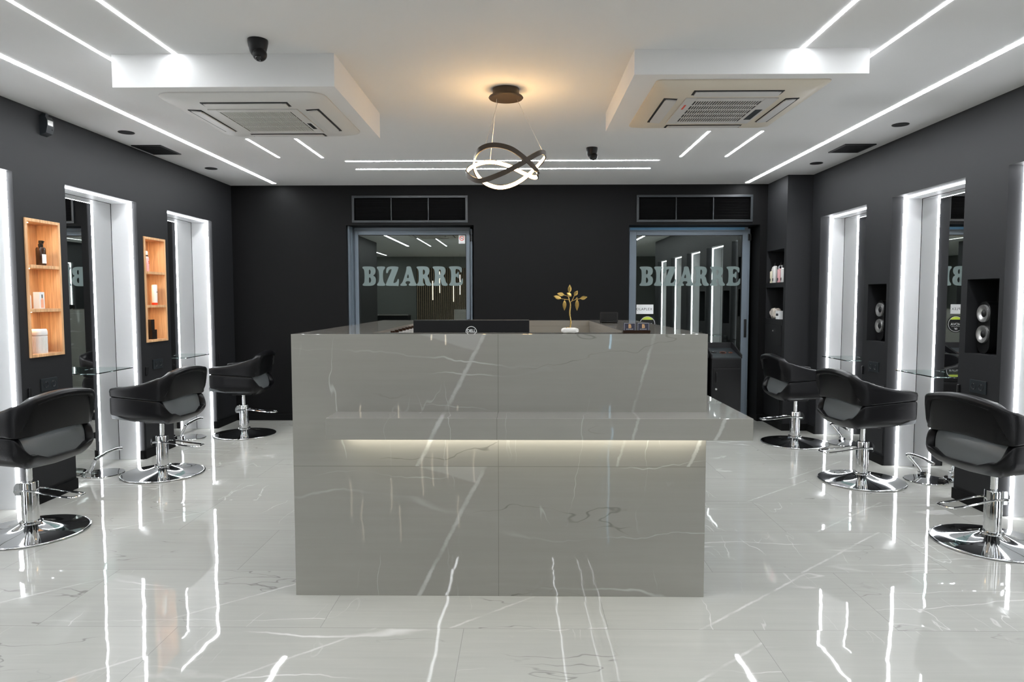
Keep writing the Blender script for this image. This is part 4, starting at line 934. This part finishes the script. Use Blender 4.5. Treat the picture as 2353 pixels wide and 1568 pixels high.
# ------------------------------------------------------------------ styling trolleys by the right door
def trolley(x, y, rot, label):
    o = thing('styling_trolley', label, 'trolley', (x, y, 0), rot, 'black styling trolleys')
    mb = MB(); mb.box(-0.150, 0.150, -0.18, 0.18, 0.06, 0.762, .003); mb.build('body', M_blkm, o)
    MB().box(-0.138, 0.138, -0.187, -0.18, 0.09, 0.655, .002).build('door', M_blk, o)
    MB().box(-0.140, 0.140, -0.187, -0.18, 0.668, 0.755, .002).build('drawer', M_blk, o)
    mb = MB(); mb.tube([(-0.108, -0.187, 0.52), (-0.108, -0.205, 0.53), (-0.108, -0.205, 0.61), (-0.108, -0.187, 0.62)], 0.006, 8, smoothn=3); mb.build('handle', M_blk, o, True)
    MB().lathe([(0, 0.012), (0.010, 0.010), (0.010, 0.0)], 16, (-0.108, -0.187, 0.445), Matrix.Rotation(PI / 2, 4, 'X')).build('lock', M_steel, o, True)
    # raised splash rim: back and sloping sides
    mb = MB(); PR = [(-0.18, 0.762), (0.18, 0.762), (0.18, 0.905), (0.12, 0.905), (-0.18, 0.800)]
    Mx = Matrix(((0, 0, 1, 0), (1, 0, 0, 0), (0, 1, 0, 0), (0, 0, 0, 1)))
    mb.prism(PR, -0.156, -0.146, Mx); mb.prism(PR, 0.146, 0.156, Mx); mb.box(-0.146, 0.146, 0.170, 0.18, 0.762, 0.905); mb.build('splash_rim', M_blkm, o)
    mb = MB(); mb.quad((-0.146, -0.18, 0.770), (0.146, -0.18, 0.770), (0.146, 0.17, 0.845), (-0.146, 0.17, 0.845)); mb.quad((-0.146, -0.18, 0.763), (0.146, -0.18, 0.763), (0.146, 0.17, 0.838), (-0.146, 0.17, 0.838)); mb.quad((-0.146, -0.18, 0.770), (0.146, -0.18, 0.770), (0.146, -0.18, 0.763), (-0.146, -0.18, 0.763))
    mb.build('tool_tray', M_sock, o)
    for xx, yy, r, m in ((-0.085, 0.0, 0.032, M_chrome), (0.008, -0.01, 0.032, M_copper), (0.088, -0.01, 0.020, M_copper)):
        zt = 0.770 + (yy + 0.18) / 0.35 * 0.075 + 0.001; Mt = Matrix.Rotation(0.211, 4, 'X')
        hl = MB(); hl.lathe([(r, 0.0), (r + 0.002, 0.003), (r - 0.003, 0.003), (r - 0.004, -0.001)], 28, (xx, yy, zt), Mt); hr = hl.build('holder_ring', m, o, True)
        MB().lathe([(0, 0.0012), (r - 0.003, 0.0012)], 28, (xx, yy, zt), Mt).build('holder_well', M_screen, hr)
    MB().box(0.157, 0.180, -0.03, 0.03, 0.63, 0.70, .003).build('side_hook', M_blk, o)
    for sx in (-1, 1):
        for sy in (-1, 1):
            MB().lathe([(0, 0), (0.022, 0), (0.022, 0.018), (0, 0.018)], 16, (sx * 0.125, sy * 0.15 + 0.009, 0.022), Matrix.Rotation(PI / 2, 4, 'X')).build('caster', M_blk, o, True)
            MB().box(sx * 0.125 - 0.012, sx * 0.125 + 0.012, sy * 0.15 - 0.012, sy * 0.15 + 0.012, 0.040, 0.0605).build('caster_mount', M_steel, o)
    return o
trolley(2.108, 7.19, 0.0, 'black styling trolley with tool holes in front of the right glass door')
trolley(1.775, 7.22, 0.0, 'black styling trolley mostly hidden behind the desk, left of the other trolley')

# ------------------------------------------------------------------ styling chairs
def smst(x, a, b):
    t = min(1, max(0, (x - a) / (b - a))); return t * t * (3 - 2 * t)
def horseshoe(Fx, Bx, W, r, na=12, nc=9, nb=10):
    """plan curve from front +y side round the back to the front -y side; returns (pos, outward normal, tag)"""
    out = []
    for i in range(na): t = i / na; out.append((Vector((Fx + (-Bx + r - Fx) * t, W * (1 - 0.06 * (1 - t)))), Vector((0, 1)), 'a', t))
    for i in range(nc): a = PI / 2 + PI / 2 * i / nc; out.append((Vector((-Bx + r + r * math.cos(a), W - r + r * math.sin(a))), Vector((math.cos(a), math.sin(a))), 'c', i / nc))
    for i in range(nb + 1):
        t = i / nb; yy = (W - r) * (1 - 2 * t); bow = 0.014 * (1 - (2 * t - 1) ** 2)
        out.append((Vector((-Bx - bow, yy)), Vector((-1, 0.16 * (1 - 2 * t))).normalized(), 'b', t))
    mir = [(Vector((p.x, -p.y)), Vector((n.x, -n.y)), tg, t) for p, n, tg, t in reversed(out[:na + nc])]
    return out + mir
def sweep(secs, closed_ends=True):
    t = bmesh.new(); rings = [[t.verts.new(v) for v in s] for s in secs]; m_ = len(rings[0])
    for A, Bq in zip(rings, rings[1:]):
        for k in range(m_): t.faces.new((A[k], A[(k + 1) % m_], Bq[(k + 1) % m_], Bq[k]))
    if closed_ends: t.faces.new(rings[0][::-1]); t.faces.new(rings[-1])
    return t
def make_chair(label, loc, rotz, base_rot=0.0):
    o = thing('styling_chair', label, 'chair', loc, rotz, 'black styling chairs')
    MB().lathe([(0, 0), (0.296, 0), (0.304, 0.003), (0.305, 0.007), (0.302, 0.011)] + [(0.302 - 0.252 * k / 26, 0.011 + 0.006 * k / 26 + 0.048 * (k / 26) ** 2.5) for k in range(1, 27)] + [(0, 0.065)], 96).build('base', M_chrome, o, True, ang=70)
    mb = MB(); mb.lathe([(0.044, 0.058), (0.058, 0.058), (0.060, 0.062), (0.060, 0.069), (0.056, 0.073), (0.044, 0.075)], 40); mb.build('collar', M_chrome, o, True)
    MB().lathe([(0.0435, 0.060), (0.0435, 0.298), (0.041, 0.303), (0.018, 0.304), (0, 0.304)], 40).build('cylinder', M_chrome, o, True)
    MB().cyl(0.0165, 0.300, 0.418, n=24).build('piston', M_chrome, o, True)
    MB().box(-0.09, 0.09, -0.08, 0.08, 0.412, 0.424, .003).build('seat_plate', M_blk, o)
    # pump pedal
    mb = MB(); zc_ = 0.262
    mb.tube([(0.055, 0.040, zc_ - .01), (-0.05, 0.045, zc_ - 0.004), (-0.20, 0.050, zc_ - 0.022), (-0.30, 0.048, zc_ - 0.030), (-0.325, 0.030, zc_ - 0.030), (-0.325, -0.030, zc_ - 0.030), (-0.30, -0.048, zc_ - 0.030), (-0.20, -0.050, zc_ - 0.022), (-0.05, -0.045, zc_ - 0.004), (0.055, -0.040, zc_ - .01)], 0.0062, 8, smoothn=4)
    mb.build('pump_pedal', M_chrome, o, True)
    mb = MB(); mb.prism([(0.036, 0.225), (0.070, 0.225), (0.080, 0.245), (0.076, 0.275), (0.058, 0.298), (0.036, 0.300)], -0.030, -0.024, Matrix(((1, 0, 0, 0), (0, 0, 1, 0), (0, 1, 0, 0), (0, 0, 0, 1))))
    mb.prism([(0.036, 0.225), (0.070, 0.225), (0.080, 0.245), (0.076, 0.275), (0.058, 0.298), (0.036, 0.300)], 0.024, 0.030, Matrix(((1, 0, 0, 0), (0, 0, 1, 0), (0, 1, 0, 0), (0, 0, 0, 1))))
    mb.tube([(0.062, -0.042, 0.250), (0.062, 0.042, 0.250)], 0.008, 10); mb.build('pump_bracket', M_chrome, o, True)
    # shell
    H = horseshoe(0.225, 0.246, 0.280, 0.088)
    nH = len(H)
    secsU, secsL = [], []
    for i, (p, n, tg, t) in enumerate(H):
        fx = p.x
        back = 1.0 if tg == 'b' else (0.0 if tg == 'a' else smst(t if True else t, 0, 1))
        if tg == 'c': back = smst(t, 0.0, 1.0)
        # arm height rises from the front to the back
        if tg == 'a': zt = 0.712 + 0.075 * t ** 2.0; zb = 0.640 - 0.028 * t
        elif tg == 'c': zt = 0.787 + 0.045 * smst(t, 0, 1) + 0.0; zb = 0.612 + 0.004 * t
        else: u = 1 - (2 * t - 1) ** 2; zt = 0.832 + 0.022 * u; zb = 0.616 + 0.012 * u
        th = 0.068; r1, r2 = 0.010, 0.016; lean = 0.014 * back + 0.003
        q = 0.019 * (1.0 if tg == 'b' else (smst(t, 0.25, 0.55) if tg == 'c' else 0.0))
        if tg == 'b': zc_ = zt - 0.042
        elif tg == 'c': zc_ = zb + 0.02 + (zt - 0.042 - zb - 0.02) * smst(t, 0.2, 1.0)
        else: zc_ = zb + 0.02
        fr = smst(t, 0.0, 0.06) if tg == 'a' else 1.0
        if tg == 'a' and t == 0: th *= 0.8; zt -= 0.006; zb -= 0.0
        def pt(off, z, q_=0.0):
            L_ = lean * max(0.0, (z - zb) / (zt - zb)); P = p + n * (off + L_ - q_); return Vector((P.x, P.y, z))
        S = [pt(-r1, zb, q), pt(-0.3 * r1, zb + 0.3 * r1, q), pt(0, zb + r1, q), pt(0, max(zb + r1 + .002, zc_ - 0.004), q), pt(-0.0, max(zb + r1 + .006, zc_ + 0.004), 0), pt(0.003, (zc_ + zt) / 2 + 0.002), pt(0.001, zt - r2), pt(-0.3 * r2, zt - 0.3 * r2), pt(-r2, zt),
             pt(-th + r2, zt), pt(-th + 0.3 * r2, zt - 0.3 * r2), pt(-th, zt - r2), pt(-th, (zt + zb) / 2), pt(-th, zb + r1), pt(-th + 0.3 * r1, zb + 0.3 * r1), pt(-th + r1, zb)]
        if i == 0 or i == nH - 1: S = [Vector((v.x + 0.0, v.y, v.z)) for v in S]
        secsU.append(S)
        # lower tub
        if tg == 'a': ztop = 0.6395 - 0.028 * t; zbo = 0.470 + 0.035 * (1 - smst(t, 0, 0.35)) - 0.022 * t
        elif tg == 'c': ztop = 0.6115 - 0.098 * smst(t, 0.02, 0.85); zbo = 0.448 - 0.018 * t
        else: u = 1 - abs(2 * t - 1); ztop = 0.5135 - 0.034 * smst(u, -0.05, 0.45); zbo = 0.430 - 0.012 * u
        th2 = 0.046; rr_ = 0.007
        def pl_(off, z):
            und = 0.0 if z > 0.52 else -0.085 * ((0.52 - z) / 0.10) ** 2
            und = max(und, -0.09)
            P = p + n * (off + und - 0.002); return Vector((P.x, P.y, z))
        zz = [zbo + (ztop - rr_ - zbo) * k / 6 for k in range(7)]
        S = [pl_(0, z) for z in zz] + [pl_(-0.3 * rr_, ztop - 0.3 * rr_), pl_(-rr_, ztop), pl_(-th2 + rr_, ztop), pl_(-th2 + 0.3 * rr_, ztop - 0.3 * rr_), pl_(-th2, ztop - rr_), pl_(-th2, (ztop + zbo) / 2 + 0.01), pl_(-th2, zbo + 0.006), pl_(-0.02, zbo - 0.004)]
        secsL.append(S)
    def cap_front(secs, dx=0.014):
        for idx in (0, -1):
            S = secs[idx]; c = sum(S, Vector()) / len(S); cap = [c + (v - c) * 0.92 + Vector((dx * 0.7, 0, 0)) for v in S]; cap2 = [c + (v - c) * 0.72 + Vector((dx, 0, 0)) for v in S]
            if idx == 0: secs.insert(0, cap); secs.insert(0, cap2)
            else: secs.append(cap); secs.append(cap2)
    cap_front(secsU); cap_front(secsL)
    mb = MB(); mb.merge(sweep(secsU)); mb.build('backrest_and_arms', M_leather, o, True, ang=48)
    mb = MB(); mb.merge(sweep(secsL)); mb.build('tub_shell', M_leather, o, True, ang=60)
    # underside pan
    P = [(S[-1].x, S[-1].y, S[-1].z + 0.002) for S in secsL[2:-2]]
    t = bmesh.new(); top = [t.verts.new((x * 0.98, y * 0.98, z + 0.003)) for x, y, z in P]; bot = [t.verts.new((x * 0.9, y * 0.9, 0.5 * z + 0.215)) for x, y, z in P]; low = t.verts.new((0.0, 0, 0.421)); up_ = t.verts.new((0, 0, 0.46))
    n2 = len(P)
    for k in range(n2): j = (k + 1) % n2; t.faces.new((top[k], top[j], bot[j], bot[k])); t.faces.new((bot[k], bot[j], low)); t.faces.new((top[j], top[k], up_))
    mb = MB(); mb.merge(t); mb.build('underside', M_leather, o, True)
    # seat cushion with the sloped lumbar roll seen through the gap at the back
    prof = [(0.255, 0.468), (0.262, 0.500), (0.250, 0.532), (0.215, 0.545), (0.05, 0.540), (-0.08, 0.542), (-0.130, 0.560), (-0.140, 0.610), (-0.140, 0.655), (-0.152, 0.660), (-0.168, 0.645), (-0.196, 0.575), (-0.214, 0.500), (-0.216, 0.466), (-0.10, 0.452), (0.10, 0.452)]
    secs = []
    for k in range(13):
        u = -1 + 2 * k / 12; y = 0.230 * u; e_ = 1 - 0.10 * abs(u) ** 6
        secs.append([Vector((x * (1 - 0.10 * abs(u) ** 4 * (1 if x < 0 else 0.3)), y, 0.50 + (z - 0.50) * e_)) for x, z in prof])
    mb = MB(); mb.merge(sweep(secs)); mb.build('seat', M_leather2, o, True, ang=55)
    return o
# left row faces the left wall (local +x towards -X), right row faces the right wall
CH = [((-2.890, 3.915, 0), PI - 0.12, 'nearest black styling chair on the left, cut by the photo edge'),
      ((-2.824, 5.275, 0), PI - 0.10, 'middle black styling chair of the left row'),
      ((-2.815, 6.840, 0), PI + 0.06, 'farthest black styling chair of the left row near the corner'),
      ((2.602, 6.475, 0), 0.02, 'farthest black styling chair of the right row by the pillar'),
      ((2.563, 5.110, 0), 0.12, 'middle black styling chair of the right row'),
      ((2.640, 3.795, 0), 0.20, 'nearest black styling chair on the right, cut by the photo edge')]
proto = make_chair(CH[0][2], CH[0][0], CH[0][1])
for loc, rz, t in CH[1:]: dup(proto, loc, rz, t)

# ------------------------------------------------------------------ rear of the salon, only visible in reflections
o = thing('slat_wall_panel', 'tall panel of thin wooden slats on the rear wall', 'wall panel', (0, YR, 0))
mb = MB()
for k in range(46): x = -3.1 + 0.06 * k; mb.box(x, x + 0.028, 0.02, 0.05, 0.05, 2.30)
mb.build('slats', M_slat, o); MB().box(-3.12, -0.34, 0.001, 0.02, 0.05, 2.30).build('backing', M_blkm, o)
rl = [(-2.55, -3.9, 1.35, .55), (-2.30, -3.5, 1.55, .60), (-1.95, -3.9, 1.30, .50), (-1.70, -3.2, 1.50, .55), (-1.45, -3.7, 0.95, .55), (-1.25, -3.3, 0.80, .45), (-1.10, -3.8, 0.70, .55), (-0.90, -3.4, 1.40, .5), (-0.70, -3.9, 0.85, .5)]
for k, (x, y, z, h) in enumerate(rl):
    o = thing('rod_pendant', 'warm glowing rod pendant in front of the slat panel, %s from the left wall' % ('first', 'second', 'third', 'fourth', 'fifth', 'sixth', 'seventh', 'eighth', 'ninth')[k], 'lamp', (x, y, z), group='rod pendants before the slat panel')
    MB().cyl(0.010, 0, h, n=10).build('light_rod', M_rod, o); MB().cyl(0.0015, h, ZC - z, n=6).build('cord', M_blk, o)
o = thing('blue_light_bar', 'tall pale blue light bar on the rear wall', 'light', (1.39, YR + 0.02, 0.6)); MB().box(-0.012, 0.012, -0.02, 0.01, 0, 1.95).build('bar', M_blue, o)
o = thing('blue_zigzag_light', 'pale blue slanted line lights on the rear wall beside the bar', 'light', (1.28, YR + 0.02, 0.9))
for z in (0.0, 0.55, 1.1): MB().tube([(-0.06, 0, z + 0.42), (-0.02, 0, z + 0.30), (0.0, 0, z + 0.14), (0.045, 0, z)], 0.005, 6).build('line', M_blue, o)
o = thing('rear_counter', 'dark counter cabinet along the rear wall', 'counter', (-3.9, YR + 0.01, 0)); MB().box(-1.6, 0.6, 0.0, 0.55, 0, 0.90, .004).build('cabinet', M_blkm, o); MB().box(-1.62, 0.62, 0.0, 0.58, 0.90, 0.94, .004).build('countertop', M_desk2, o)
for x in (-4.6, -3.9): strip(x - 0.015, x + 0.015, -4.0, -2.6, 'short LED line over the rear counter, %s one of the two' % ('left' if x < -4.2 else 'right'), m=M_led3)
